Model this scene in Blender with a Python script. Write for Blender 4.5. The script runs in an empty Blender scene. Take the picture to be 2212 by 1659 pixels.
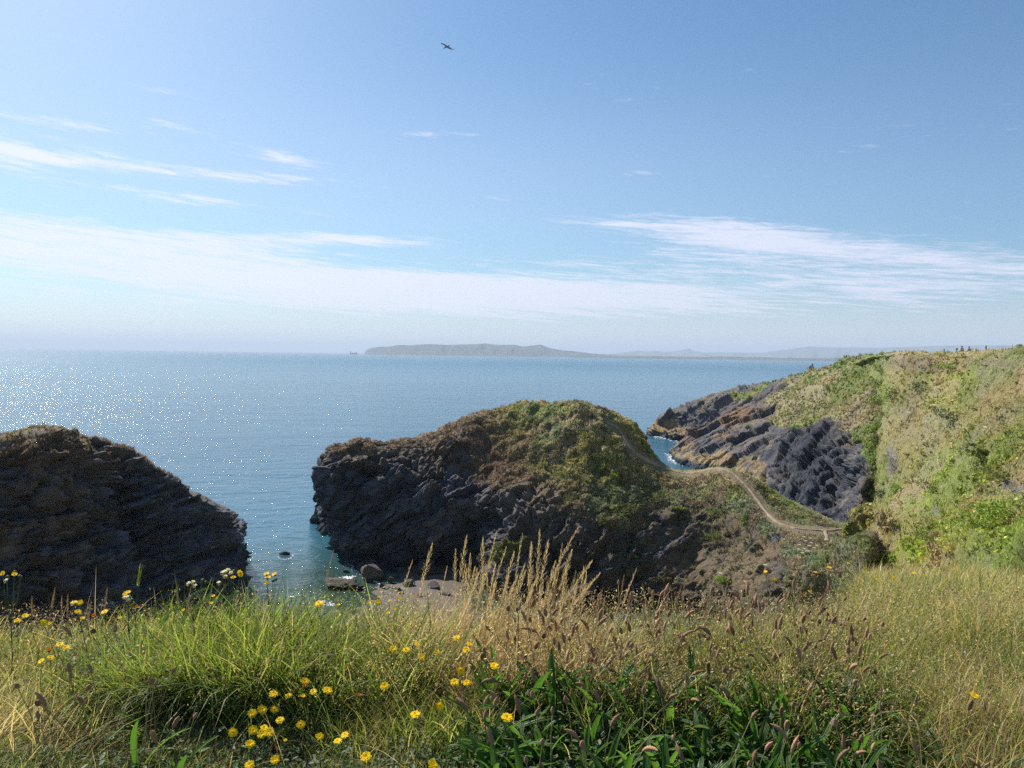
import bpy, bmesh, math, random
import numpy as np
from mathutils import Vector, Matrix

rng = np.random.default_rng(7)
random.seed(7)
SC = bpy.context.scene
COL = SC.collection

# ---------------------------------------------------------------- camera
EYE = 20.0
FPX, CX, CY = 1690.0, 1106.0, 829.5          # focal length and centre for a 2212 x 1659 picture
PITCH, ROLL = math.radians(2.14), math.radians(0.80)
_F = np.array([0, math.cos(PITCH), -math.sin(PITCH)])
_R0 = np.array([1.0, 0, 0]); _U0 = np.array([0, math.sin(PITCH), math.cos(PITCH)])
_R = math.cos(ROLL)*_R0 + math.sin(ROLL)*_U0
_U = -math.sin(ROLL)*_R0 + math.cos(ROLL)*_U0
CAMP = np.array([0, 0, EYE])
cam_d = bpy.data.cameras.new('camera'); cam = bpy.data.objects.new('camera', cam_d); COL.objects.link(cam)
cam_d.sensor_width = 36; cam_d.sensor_fit = 'HORIZONTAL'; cam_d.lens = 36*FPX/2212
cam_d.clip_start = 0.05; cam_d.clip_end = 90000
cam.matrix_world = Matrix(((_R[0], _U[0], -_F[0], 0), (_R[1], _U[1], -_F[1], 0), (_R[2], _U[2], -_F[2], EYE), (0, 0, 0, 1)))
SC.camera = cam
SC.render.resolution_x = 1024; SC.render.resolution_y = 768

# ---------------------------------------------------------------- light
SUN_AZ, SUN_EL = math.radians(-45), math.radians(45)   # azimuth from +Y towards +X
sun_dir = Vector((math.sin(SUN_AZ)*math.cos(SUN_EL), math.cos(SUN_AZ)*math.cos(SUN_EL), math.sin(SUN_EL)))
sl = bpy.data.lights.new('sun', 'SUN'); sl.energy = 5.0; sl.angle = math.radians(0.53); sl.color = (1.0, 0.95, 0.86)
so = bpy.data.objects.new('sun', sl); COL.objects.link(so); so.location = (-40, 40, 80)
so.rotation_euler = sun_dir.to_track_quat('Z', 'Y').to_euler()
SC.view_settings.view_transform = 'Standard'; SC.view_settings.look = 'None'
SC.view_settings.exposure = 0.52; SC.view_settings.gamma = 1.0
SC.view_settings.use_curve_mapping = False
SC.cycles.max_bounces = 6; SC.cycles.diffuse_bounces = 3; SC.cycles.glossy_bounces = 2
SC.cycles.transmission_bounces = 4; SC.cycles.transparent_max_bounces = 4; SC.cycles.volume_bounces = 0
SC.cycles.sample_clamp_indirect = 6; SC.cycles.sample_clamp_direct = 55; SC.cycles.use_denoising = False; SC.cycles.use_adaptive_sampling = False
SC.cycles.caustics_reflective = False; SC.cycles.caustics_refractive = False

class NT:
    """small helper for building node trees"""
    def __init__(s, tree): s.t = tree; s.n = tree.nodes; s.l = tree.links
    def node(s, typ, **kw):
        n = s.n.new(typ)
        for k, v in kw.items(): setattr(n, k, v)
        return n
    def put(s, sock, v):
        if isinstance(v, bpy.types.NodeSocket): s.l.new(v, sock)
        elif v is not None: sock.default_value = v
    def m(s, op, a, b=None, c=None, clamp=False):
        n = s.node('ShaderNodeMath', operation=op, use_clamp=clamp)
        s.put(n.inputs[0], a); s.put(n.inputs[1], b)
        if c is not None: s.put(n.inputs[2], c)
        return n.outputs[0]
    def mix(s, f, a, b, mode='MIX'):
        n = s.node('ShaderNodeMix', data_type='RGBA', blend_type=mode)
        s.put(n.inputs[0], f); s.put(n.inputs[6], a); s.put(n.inputs[7], b)
        return n.outputs[2]
    def rng(s, v, a, b, c=0.0, d=1.0, smooth=True):
        n = s.node('ShaderNodeMapRange', interpolation_type='SMOOTHSTEP' if smooth else 'LINEAR')
        for i, x in enumerate((v, a, b, c, d)): s.put(n.inputs[i], x)
        return n.outputs[0]
    def noise(s, vec, scale, detail=4, rough=0.5, dist=0.0):
        n = s.node('ShaderNodeTexNoise'); s.put(n.inputs['Vector'], vec)
        n.inputs['Scale'].default_value = scale; n.inputs['Detail'].default_value = detail
        n.inputs['Roughness'].default_value = rough; n.inputs['Distortion'].default_value = dist
        return n.outputs[0]
    def mapping(s, vec, scale=(1, 1, 1), rot=(0, 0, 0), loc=(0, 0, 0)):
        n = s.node('ShaderNodeMapping'); s.put(n.inputs[0], vec)
        n.inputs['Location'].default_value = loc; n.inputs['Rotation'].default_value = rot; n.inputs['Scale'].default_value = scale
        return n.outputs[0]

# ---------------------------------------------------------------- sky
wd = bpy.data.worlds.new('World'); SC.world = wd; wd.use_nodes = True
T = NT(wd.node_tree); T.n.clear()
sky = T.node('ShaderNodeTexSky', sky_type='NISHITA'); sky.sun_disc = False
sky.sun_elevation = SUN_EL; sky.sun_rotation = SUN_AZ
sky.altitude = 20; sky.air_density = 1.0; sky.dust_density = 0.8; sky.ozone_density = 2.0
tc = T.node('ShaderNodeTexCoord').outputs['Generated']
sp = T.node('ShaderNodeSeparateXYZ'); T.put(sp.inputs[0], tc)
dx, dy, dz = sp.outputs
az = T.m('ARCTAN2', dx, dy); el = T.m('ARCSINE', dz)
# thin high cloud, laid out in azimuth / elevation, repeating nothing
cb = T.node('ShaderNodeCombineXYZ'); T.put(cb.inputs[0], T.m('ADD', az, T.m('MULTIPLY', el, 0.5)))
elr = T.m('ADD', el, T.m('MULTIPLY', az, 0.07)); T.put(cb.inputs[1], T.m('MULTIPLY', T.m('LOGARITHM', T.m('ADD', T.m('MAXIMUM', elr, 0.0), 0.10), 2.718), 1.0))
pv = cb.outputs[0]
big = T.noise(T.mapping(pv, (3.2, 9.0, 1)), 1.0, 6, 0.55, 0.35)
fine = T.noise(T.mapping(pv, (9, 30.0, 1), loc=(3, 1, 0)), 1.6, 8, 0.66, 0.5)
ripple = T.noise(T.mapping(pv, (40, 62.0, 1), rot=(0, 0, 0.5)), 1.5, 4, 0.6, 0.2)
def blob(a0, e0, wa, we, tilt=0.0, amp=1.0):
    da = T.m('SUBTRACT', az, a0)
    u = T.m('DIVIDE', da, wa)
    v = T.m('DIVIDE', T.m('SUBTRACT', T.m('SUBTRACT', el, e0), T.m('MULTIPLY', da, tilt)), we)
    r = T.m('ADD', T.m('MULTIPLY', u, u), T.m('MULTIPLY', v, v))
    return T.m('MULTIPLY', T.m('EXPONENT', T.m('MULTIPLY', r, -1.0)), amp)
bias = None
for b in [(-0.50, 0.112, 0.46, 0.034, -0.075, 0.66), (-0.02, 0.082, 0.24, 0.020, -0.035, 0.60), (-0.5, 0.065, 0.5, 0.03, 0, 0.30), (0.1, 0.055, 0.5, 0.016, 0, 0.26),
          (0.14, 0.162, 0.18, 0.013, -0.045, 0.42), (0.30, 0.140, 0.14, 0.022, -0.12, 0.35), (0.45, 0.105, 0.28, 0.034, -0.05, 0.42),
          (-0.40, 0.176, 0.15, 0.009, -0.045, 0.50), (-0.62, 0.222, 0.20, 0.016, -0.06, 0.43), (-0.5, 0.205, 0.14, 0.008, -0.02, 0.30), (-0.30, 0.208, 0.10, 0.006, 0, 0.36), (-0.52, 0.243, 0.10, 0.007, 0, 0.36), (-0.60, 0.195, 0.12, 0.010, 0, 0.36), (-0.2, 0.142, 0.14, 0.008, 0, 0.34), (-0.42, 0.29, 0.05, 0.006, 0, 0.3), (-0.08, 0.27, 0.09, 0.006, 0, 0.25), (-0.41, 0.256, 0.045, 0.008, 0, 0.42),
          (-0.29, 0.232, 0.05, 0.009, -0.1, 0.38), (0.15, 0.224, 0.05, 0.007, 0, 0.38), (-0.02, 0.197, 0.05, 0.005, 0, 0.33), (-0.26, 0.135, 0.12, 0.007, 0.0, 0.33),
          (0.36, 0.075, 0.5, 0.03, 0, 0.22), (1.6, 0.2, 0.7, 0.07, 0, 0.4), (-1.9, 0.16, 0.6, 0.05, 0, 0.4), (2.9, 0.12, 0.6, 0.05, 0, 0.4)]:
    g = blob(*b); bias = g if bias is None else T.m('ADD', bias, g)
dens = T.m('ADD', T.m('ADD', T.m('MULTIPLY', big, 0.95), T.m('MULTIPLY', fine, 1.15)), T.m('SUBTRACT', T.m('MULTIPLY', ripple, 0.35), 0.66))
dens = T.m('ADD', dens, bias)
cl = T.rng(dens, 0.76, 1.26)
cl = T.m('MULTIPLY', cl, T.rng(el, 0.0, 0.05, 0.35, 1.0))
glare_veil = T.m('ADD', blob(-0.62, 0.50, 0.34, 0.24, 0.0, 0.30), blob(-0.3, 0.20, 0.8, 0.12, 0.0, 0.16))  # upper-left blob paints the sun's glare into the sky colour
cl = T.m('MAXIMUM', T.m('ADD', T.m('MULTIPLY', cl, 0.80), T.m('MULTIPLY', glare_veil, T.m('SUBTRACT', 1.0, cl))), T.rng(el, 0.0, 0.11, 0.62, 0.0))
# brightness of the veil follows the sun's side
sunv = T.node('ShaderNodeVectorMath', operation='DOT_PRODUCT'); T.put(sunv.inputs[0], tc); sunv.inputs[1].default_value = sun_dir
near = T.rng(sunv.outputs['Value'], 0.2, 1.0)
ccol = T.mix(near, (7.9, 8.0, 9.5, 1), (9.4, 9.2, 10.0, 1))
skyc = T.mix(1.0, sky.outputs[0], (0.70, 0.96, 1.10, 1), 'MULTIPLY')
colr = T.mix(cl, skyc, ccol)
bg = T.node('ShaderNodeBackground'); T.put(bg.inputs[0], colr); bg.inputs[1].default_value = 0.078
ow = T.node('ShaderNodeOutputWorld'); T.l.new(bg.outputs[0], ow.inputs[0])

# ---------------------------------------------------------------- helpers
def W(px, py, Y):
    """world point seen at picture point (px, py) whose forward distance is Y"""
    px = np.asarray(px, float); py = np.asarray(py, float); Y = np.asarray(Y, float)
    d = _F*FPX + np.multiply.outer(px-CX, _R) + np.multiply.outer(CY-py, _U)
    t = Y/d[..., 1]
    return CAMP + d*t[..., None]
def PROJ(P):
    q = np.asarray(P, float)-CAMP
    f = q@_F
    return CX+FPX*(q@_R)/f, CY-FPX*(q@_U)/f
def _hash(ix, iy, iz, seed):
    h = (ix.astype(np.int64)*374761393 + iy.astype(np.int64)*668265263 + iz.astype(np.int64)*2147483647 + seed*1274126177) & 0xffffffff
    h = ((h ^ (h >> 13))*1274126177) & 0xffffffff
    h = ((h ^ (h >> 16))*2246822519) & 0xffffffff
    return (h ^ (h >> 15)) & 0xffffff
def vnoise(P, seed=0):
    i = np.floor(P).astype(np.int64); f = P-i; f = f*f*f*(f*(f*6-15)+10)
    r = 0
    for a in (0, 1):
        wa = f[:, 0] if a else 1-f[:, 0]
        for b in (0, 1):
            wb = f[:, 1] if b else 1-f[:, 1]
            for c in (0, 1):
                wc = f[:, 2] if c else 1-f[:, 2]
                r = r + wa*wb*wc*(_hash(i[:, 0]+a, i[:, 1]+b, i[:, 2]+c, seed)/0xffffff)
    return r*2-1
def fbm(P, octv=4, gain=0.5, lac=2.03, seed=0):
    P = np.asarray(P, float); s = 0; a = 1.0; n = 0
    for k in range(octv):
        s = s + a*vnoise(P, seed+k*17); n += a; a *= gain; P = P*lac+11.3
    return s/n
def worley(P, seed=0, facet=False):
    i = np.floor(P).astype(np.int64)
    f1 = np.full(len(P), 9.0); f2 = f1.copy(); idr = np.zeros(len(P)); fac = np.zeros(len(P))
    for a in (-1, 0, 1):
        for b in (-1, 0, 1):
            for c in (-1, 0, 1):
                jx, jy, jz = i[:, 0]+a, i[:, 1]+b, i[:, 2]+c
                q = [_hash(jx, jy, jz, seed+k)/0xffffff for k in (1, 2, 3)]
                d = (jx+q[0]-P[:, 0])**2+(jy+q[1]-P[:, 1])**2+(jz+q[2]-P[:, 2])**2
                m = d < f1
                f2 = np.where(m, f1, np.minimum(f2, d)); f1 = np.where(m, d, f1)
                idr = np.where(m, _hash(jx, jy, jz, seed+9)/0xffffff, idr)
                if facet:
                    e = [_hash(jx, jy, jz, seed+k)/0xffffff-0.5 for k in (11, 12, 13)]
                    fac = np.where(m, (P[:, 0]-jx-q[0])*e[0]+(P[:, 1]-jy-q[1])*e[1]+(P[:, 2]-jz-q[2])*e[2], fac)
    return (np.sqrt(f1), np.sqrt(f2), idr, fac*2) if facet else (np.sqrt(f1), np.sqrt(f2), idr)
def sstep(x, a, b):
    t = np.clip((np.asarray(x, float)-a)/(b-a), 0, 1); return t*t*(3-2*t)
def lerp(a, b, t):
    a = np.asarray(a, float); b = np.asarray(b, float); t = np.asarray(t)
    if a.ndim >= 1 and a.shape[-1] == 3 and t.ndim >= 1 and (b.ndim < 1 or b.shape[-1] == 3): t = t[..., None]
    return a+(b-a)*t

def tag(o, label=None, cat=None, group=None, kind=None):
    if label: o['label'] = label
    if cat: o['category'] = cat
    if group: o['group'] = group
    if kind: o['kind'] = kind
    return o
def mesh_np(name, V, Q, mat=None, col=None, smooth=False, parent=None, link=True, colname='col'):
    """mesh from arrays; Q is (n,3) or (n,4)"""
    V = np.ascontiguousarray(V, dtype=np.float32).reshape(-1, 3); Q = np.ascontiguousarray(Q, dtype=np.int32)
    me = bpy.data.meshes.new(name); k = Q.shape[1]; n = len(Q)
    me.vertices.add(len(V)); me.vertices.foreach_set('co', V.ravel())
    me.loops.add(n*k); me.loops.foreach_set('vertex_index', Q.ravel())
    me.polygons.add(n); me.polygons.foreach_set('loop_start', np.arange(0, n*k, k, dtype=np.int32))
    me.polygons.foreach_set('loop_total', np.full(n, k, dtype=np.int32))
    me.update(calc_edges=True)
    if smooth: me.polygons.foreach_set('use_smooth', np.ones(n, bool))
    if col is not None:
        a = me.color_attributes.new(colname, 'FLOAT_COLOR', 'POINT')
        c = np.ones((len(V), 4), np.float32); c[:, :3] = col; a.data.foreach_set('color', c.ravel())
    if mat: me.materials.append(mat)
    if not link: return me
    o = bpy.data.objects.new(name, me); COL.objects.link(o)
    if parent is not None: o.parent = parent
    return o
def link_mesh(name, me, parent=None):
    o = bpy.data.objects.new(name, me); COL.objects.link(o)
    if parent is not None: o.parent = parent
    return o
def empty(name, loc=(0, 0, 0), rz=0.0, scale=1.0):
    o = bpy.data.objects.new(name, None); COL.objects.link(o); o.location = [float(v) for v in loc]
    o.rotation_euler = (0, 0, rz); o.scale = (scale,)*3; o.empty_display_size = 0.1
    return o
def copy_tree(o, parent=None):
    c = o.copy(); COL.objects.link(c); c.parent = parent
    for ch in list(o.children): copy_tree(ch, c)
    return c
class MB:
    """collects vertices and quads"""
    def __init__(s): s.V = []; s.Q = []; s.C = []; s.n = 0
    def add(s, V, Q, col=None):
        V = np.asarray(V, float).reshape(-1, 3); s.V.append(V); s.Q.append(np.asarray(Q, int)+s.n); s.n += len(V)
        if col is not None: s.C.append(np.broadcast_to(np.asarray(col, float), (len(V), 3)))
    def mesh(s, name, mat, smooth=False, parent=None, link=True):
        Q = [q if q.shape[1] == 4 else np.concatenate([q, q[:, 2:3]], 1) for q in s.Q]
        Q = np.concatenate(Q); V = np.concatenate(s.V); C = np.concatenate(s.C) if s.C else None
        if (Q[:, 2] == Q[:, 3]).any():
            t = Q[:, 2] == Q[:, 3]; a = Q[~t]; Q = np.concatenate([Q[t][:, :3], a[:, [0, 1, 2]], a[:, [0, 2, 3]]])
        return mesh_np(name, V, Q, mat, C, smooth, parent, link)
def tube(mb, pts, rad, sides=6, col=None, cap=True):
    """swept tube through pts with radii"""
    pts = np.asarray(pts, float); n = len(pts); rad = np.broadcast_to(np.asarray(rad, float), (n,))
    tan = np.gradient(pts, axis=0); tan /= np.linalg.norm(tan, axis=1)[:, None]+1e-12
    ref = np.array([0.31, 0.17, 0.93]) if abs(tan[0, 2]) < 0.9 else np.array([1.0, 0.1, 0])
    s1 = np.cross(tan, ref); s1 /= np.linalg.norm(s1, axis=1)[:, None]; s2 = np.cross(tan, s1)
    a = np.linspace(0, 2*math.pi, sides, endpoint=False)
    V = pts[:, None]+rad[:, None, None]*(np.cos(a)[None, :, None]*s1[:, None]+np.sin(a)[None, :, None]*s2[:, None])
    V = V.reshape(-1, 3); i = np.arange(n-1)[:, None]*sides; j = np.arange(sides)[None]; k = (j+1) % sides
    Q = np.stack([i+j, i+k, i+sides+k, i+sides+j], -1).reshape(-1, 4)
    if cap:
        V = np.concatenate([V, pts[:1]-tan[:1]*rad[0]*0.3, pts[-1:]+tan[-1:]*rad[-1]*0.5])
        b = n*sides; j = np.arange(sides); k = (j+1) % sides
        Q = np.concatenate([Q, np.stack([np.full(sides, b), k, j, j], -1)[:, [0, 1, 2, 2]],
                            np.stack([np.full(sides, b+1), (n-1)*sides+j, (n-1)*sides+k, (n-1)*sides+k], -1)])
    mb.add(V, Q, col)

# ---------------------------------------------------------------- materials
def mat_col(name, rough=0.9, bump=0.0, bscale=3.0, var=0.2, vscale=6.0, spec=0.3):
    """colour from the mesh's own colour attribute, broken up by noise, with fine relief"""
    m = bpy.data.materials.new(name); m.use_nodes = True; t = NT(m.node_tree); t.n.clear()
    a = t.node('ShaderNodeAttribute', attribute_name='col').outputs[0]
    geo = t.node('ShaderNodeTexCoord').outputs['Object']
    nz = t.noise(geo, vscale, 6, 0.7)
    c = t.mix(1.0, a, t.node('ShaderNodeCombineColor').outputs[0], 'MULTIPLY') if False else None
    f = t.rng(nz, 0.25, 0.75, 1-var, 1+var, False)
    cc = t.node('ShaderNodeCombineXYZ')
    for i in range(3): t.put(cc.inputs[i], f)
    c = t.mix(1.0, a, cc.outputs[0], 'MULTIPLY')
    p = t.node('ShaderNodeBsdfPrincipled'); t.put(p.inputs['Base Color'], c)
    p.inputs['Roughness'].default_value = rough; p.inputs['Specular IOR Level'].default_value = spec
    if bump:
        b = t.node('ShaderNodeBump'); b.inputs['Strength'].default_value = 1.0; b.inputs['Distance'].default_value = bump
        h = t.noise(geo, bscale, 8, 0.75)
        h = t.m('ABSOLUTE', t.m('SUBTRACT', h, 0.5)); h2 = t.noise(geo, bscale*2.7, 6, 0.8); h = t.m('ADD', t.m('MULTIPLY', h, -1.4), t.m('MULTIPLY', h2, 0.5)); t.put(b.inputs['Height'], h); t.l.new(b.outputs[0], p.inputs['Normal'])
    o = t.node('ShaderNodeOutputMaterial'); t.l.new(p.outputs[0], o.inputs[0])
    return m
def mat_leaf(name, color=None, trans=0.48, rough=0.55, spec=0.35, var=0.0, tint=(1.6, 1.55, 0.95)):
    m = bpy.data.materials.new(name); m.use_nodes = True; t = NT(m.node_tree); t.n.clear()
    if color is None: c = t.node('ShaderNodeAttribute', attribute_name='col').outputs[0]
    else:
        c = t.node('ShaderNodeRGB').outputs[0]; c.default_value = (*color, 1)
    if var:
        oi = t.node('ShaderNodeObjectInfo').outputs['Random']
        f = t.rng(oi, 0, 1, 1-var, 1+var, False); cc = t.node('ShaderNodeCombineXYZ')
        t.put(cc.inputs[0], f); t.put(cc.inputs[1], t.rng(oi, 0, 1, 1-var*0.7, 1+var*0.7, False)); t.put(cc.inputs[2], f)
        c = t.mix(1.0, c, cc.outputs[0], 'MULTIPLY')
    p = t.node('ShaderNodeBsdfPrincipled'); t.put(p.inputs['Base Color'], c); p.inputs['Roughness'].default_value = rough
    p.inputs['Specular IOR Level'].default_value = spec
    tr = t.node('ShaderNodeBsdfTranslucent'); t.put(tr.inputs[0], t.mix(1.0, c, (*tint, 1), 'MULTIPLY'))
    mx = t.node('ShaderNodeMixShader'); mx.inputs[0].default_value = trans
    t.l.new(p.outputs[0], mx.inputs[1]); t.l.new(tr.outputs[0], mx.inputs[2])
    o = t.node('ShaderNodeOutputMaterial'); t.l.new(mx.outputs[0], o.inputs[0])
    return m
def mat_plain(name, color, rough=0.8, spec=0.3, metallic=0.0, var=0.15, vscale=30):
    m = bpy.data.materials.new(name); m.use_nodes = True; t = NT(m.node_tree); p = t.n['Principled BSDF']
    geo = t.node('ShaderNodeTexCoord').outputs['Object']
    c = t.mix(t.noise(geo, vscale, 4, 0.6), tuple(v*(1-var) for v in color)+(1,), tuple(min(1, v*(1+var)) for v in color)+(1,))
    oi = t.rng(t.node('ShaderNodeObjectInfo').outputs['Random'], 0, 1, 1-var*0.8, 1+var*0.8, False); cc = t.node('ShaderNodeCombineXYZ')
    for i in range(3): t.put(cc.inputs[i], oi)
    c = t.mix(1.0, c, cc.outputs[0], 'MULTIPLY')
    t.put(p.inputs['Base Color'], c); p.inputs['Roughness'].default_value = rough; p.inputs['Metallic'].default_value = metallic
    p.inputs['Specular IOR Level'].default_value = spec
    return m
M_ROCK = mat_col('rock_and_turf', 0.80, 0.55, 1.9, 0.42, 5.0, 0.4)
M_GROUND = mat_col('meadow_soil', 0.95, 0.02, 25, 0.35, 30)
M_BEACH = mat_col('wet_sand', 0.55, 0.05, 4, 0.2, 4)
M_FAR = mat_col('far_land', 1.0, 0, 1, 0.15, 0.01)
M_GRASS = mat_leaf('grass_blades')
M_SCRUB = mat_leaf('scrub_leaves', trans=0.28, rough=0.8, spec=0.2, tint=(1.2, 1.25, 0.95))
M_TURF = mat_leaf('turf_blades', trans=0.30, rough=0.8, spec=0.2, tint=(1.15, 1.15, 1.0))
M_FOAM = mat_plain('foam', (0.8, 0.83, 0.85), 0.6)
# ---------------------------------------------------------------- sea
def make_sea():
    xs = np.concatenate([-np.geomspace(30000, 60, 16), np.linspace(-40, 40, 9), np.geomspace(60, 30000, 16)])
    ys = np.concatenate([[-3000, -500], np.linspace(0, 240, 13), np.geomspace(300, 30000, 14)])
    X, Y = np.meshgrid(xs, ys, indexing='ij'); V = np.stack([X, Y, np.zeros_like(X)], -1).reshape(-1, 3)
    a, b = X.shape; i = np.arange(a-1)[:, None]*b+np.arange(b-1)[None]
    Q = np.stack([i, i+b, i+b+1, i+1], -1).reshape(-1, 4)
    m = bpy.data.materials.new('sea_water'); m.use_nodes = True; t = NT(m.node_tree); t.n.clear()
    g = t.node('ShaderNodeNewGeometry').outputs['Position']
    sx = t.node('ShaderNodeSeparateXYZ'); t.put(sx.inputs[0], g)
    dist = t.m('SQRT', t.m('ADD', t.m('MULTIPLY', sx.outputs[0], sx.outputs[0]), t.m('MULTIPLY', sx.outputs[1], sx.outputs[1])))
    w1 = t.noise(t.mapping(g, (0.55, 1.0, 1), (0, 0, 0.35)), 0.42, 3, 0.55, 0.3)
    w2 = t.noise(t.mapping(g, (0.7, 1.0, 1), (0, 0, -0.25)), 1.7, 5, 0.62, 0.4)
    w3 = t.noise(t.mapping(g, (0.5, 1.0, 1), (0, 0, 0.15)), 0.07, 3, 0.5, 0.2)
    h = t.m('ADD', t.m('ADD', t.m('MULTIPLY', w1, 0.75), t.m('MULTIPLY', w2, 0.26)), t.m('MULTIPLY', w3, 1.2))
    bp = t.node('ShaderNodeBump'); bp.inputs['Distance'].default_value = 1.0; t.put(bp.inputs['Strength'], t.rng(dist, 80, 300, 0.60, 0.88)); t.put(bp.inputs['Height'], h)
    patch = t.noise(t.mapping(g, (0.25, 1.0, 1), (0, 0, 0.1)), 0.012, 5, 0.6, 0.6)
    deep = t.mix(t.rng(dist, 66, 92), (0.034, 0.066, 0.046, 1), (0.035, 0.135, 0.195, 1))  # green inshore depth also carries the promontory's shade and reflection in its colour
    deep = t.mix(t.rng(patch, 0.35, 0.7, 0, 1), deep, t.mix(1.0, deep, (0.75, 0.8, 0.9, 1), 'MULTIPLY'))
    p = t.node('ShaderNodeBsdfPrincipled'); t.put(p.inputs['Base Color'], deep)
    t.put(p.inputs['Roughness'], t.rng(dist, 60, 1500, 0.085, 0.28, False)); p.inputs['IOR'].default_value = 1.33
    t.l.new(bp.outputs[0], p.inputs['Normal'])
    o = t.node('ShaderNodeOutputMaterial'); t.l.new(p.outputs[0], o.inputs[0])
    tag(mesh_np('sea', V, Q, m), 'calm blue sea running out to the hazy horizon', kind='structure')
make_sea()

# ---------------------------------------------------------------- landform lofting
def hermite(t, tk, P):
    """C1 interpolation of rows P at knots tk"""
    d = np.diff(tk); s = (P[1:]-P[:-1])/d.reshape(-1, *([1]*(P.ndim-1)))
    mt = np.empty_like(P); mt[0] = s[0]; mt[-1] = s[-1]
    w0 = d[1:].reshape(-1, *([1]*(P.ndim-1))); w1 = d[:-1].reshape(-1, *([1]*(P.ndim-1)))
    mt[1:-1] = (s[:-1]*w0+s[1:]*w1)/(w0+w1)
    if P.shape[-1] == 3:                                   # keep a long drop next to a short step from overshooting
        nm = np.linalg.norm(mt[1:-1], axis=-1); lim = 1.6*np.minimum(np.linalg.norm(s[:-1], axis=-1), np.linalg.norm(s[1:], axis=-1))
        mt[1:-1] *= np.minimum(1, lim/(nm+1e-9))[..., None]
    k = np.clip(np.searchsorted(tk, t, 'right')-1, 0, len(tk)-2)
    h = d[k]; u = (t-tk[k])/h
    sh = (-1,)+(1,)*(P.ndim-1); u = u.reshape(sh); h = h.reshape(sh)
    return ((1+2*u)*(1-u)**2*P[k]+u*(1-u)**2*h*mt[k]+u*u*(3-2*u)*P[k+1]+u*u*(u-1)*h*mt[k+1])
class Land: pass
LANDS = {}
def land(name, cols, nu, nv, back=(12, 0.35), vpow=None, below=True, bdrop=None):
    """cols: list of columns; each a list of (px, py, Y) from the skyline down to the foot"""
    C = np.array([W(*np.array(c, float).T) for c in cols])         # (C,R,3)
    crest = C[:, 0]; hd = crest-CAMP; hd[:, 2] = 0; hd /= np.linalg.norm(hd, axis=1)[:, None]
    bk, fr = back
    b1 = crest+hd*bk*fr; b1[:, 2] = crest[:, 2]-np.maximum(0.6, 0.18*(crest[:, 2]))
    b2 = crest+hd*bk; b2[:, 2] = -3
    rows = [b2, b1]+[C[:, k] for k in range(C.shape[1])]
    if below:
        f = C[:, -1].copy(); f[:, 2] = np.minimum(f[:, 2]-3, -3.0); f[:, 1] -= 0.6; rows.append(f)
    G = np.stack(rows, 1)
    # knots from mean chord length, with less weight on the hidden back
    dv = np.linalg.norm(np.diff(G, axis=1), axis=2).mean(0)+1e-6; kv = dv.copy()
    kv[0] *= 0.25; kv[1] *= 0.5
    if below: kv[-1] *= 0.2
    tv = np.concatenate([[0], np.cumsum(kv)]); tv /= tv[-1]
    pu = PROJ(C.reshape(-1, 3)); pu = np.stack(pu, -1).reshape(*C.shape[:2], 2)
    du = np.linalg.norm(np.diff(pu, axis=0), axis=2).mean(1)+np.linalg.norm(np.diff(C, axis=0), axis=2).mean(1)*4
    tu = np.concatenate([[0], np.cumsum(du)]); tu /= tu[-1]
    S = hermite(np.linspace(0, 1, nu), tu, G)
    S = np.swapaxes(hermite(np.linspace(0, 1, nv), tv, np.swapaxes(S, 0, 1)), 0, 1)
    L = Land(); L.ck, L.cb = 0.45, 0.2; L.name = name; L.S = S; L.nu = nu; L.nv = nv
    L.vcrest = tv[2]
    return L
def normals(S):
    n = np.cross(np.gradient(S, axis=0), np.gradient(S, axis=1)); n /= np.linalg.norm(n, axis=2)[..., None]+1e-9
    return n
def finish(L, disp, colfn, mat, label, kind='structure', name=None):
    S = L.S; N = normals(S)
    mid = (L.nu//2, int(L.nv*0.7)); v = CAMP-S[mid]
    if (N[mid]@v) < 0: N = -N; L.flip = True
    else: L.flip = False
    L.N = N; P = S.reshape(-1, 3); Nf = N.reshape(-1, 3); px, py = PROJ(P)
    L.px, L.py = px, py
    vv = np.tile(np.linspace(0, 1, L.nv), L.nu); L.vv = vv
    L.front = vv >= L.vcrest*0.93
    D, masks = disp(P, Nf, px, py, L.front)
    cm = np.exp(-((vv-L.vcrest)/0.035)**2); D = D*(1-L.ck*cm)-L.cb*cm
    Q3 = P+Nf*D[:, None]
    L.P = Q3; S2 = Q3.reshape(S.shape); N2 = normals(S2)*(-1 if L.flip else 1); L.N2 = N2.reshape(-1, 3)
    L.masks = masks
    L.col = np.clip(colfn(Q3, L.N2, px, py, masks, L.front), 0.005, 0.8)
    i = np.arange(L.nu-1)[:, None]*L.nv+np.arange(L.nv-1)[None]
    q = np.stack([i, i+L.nv, i+L.nv+1, i+1], -1).reshape(-1, 4)
    if L.flip: q = q[:, ::-1]
    L.Q = q
    o = mesh_np(name or L.name, Q3, q, mat, L.col, smooth=False)
    tag(o, label, kind=kind); L.obj = o; LANDS[L.name] = L
    return L
def gblob(px, py, x, y, rx, ry, rot=0.0):
    c, s = math.cos(rot), math.sin(rot); dx, dy = px-x, py-y
    u, v = (dx*c+dy*s)/rx, (-dx*s+dy*c)/ry
    return np.exp(-(u*u+v*v))
def rot_strata(P, strike, dip):
    """coordinates along / across bedding"""
    cs, ss = math.cos(strike), math.sin(strike); a = P[:, 0]*cs+P[:, 1]*ss; b = -P[:, 0]*ss+P[:, 1]*cs
    cd, sd = math.cos(dip), math.sin(dip)
    return np.stack([a*cd+P[:, 2]*sd, b, -a*sd+P[:, 2]*cd], 1)
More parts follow.
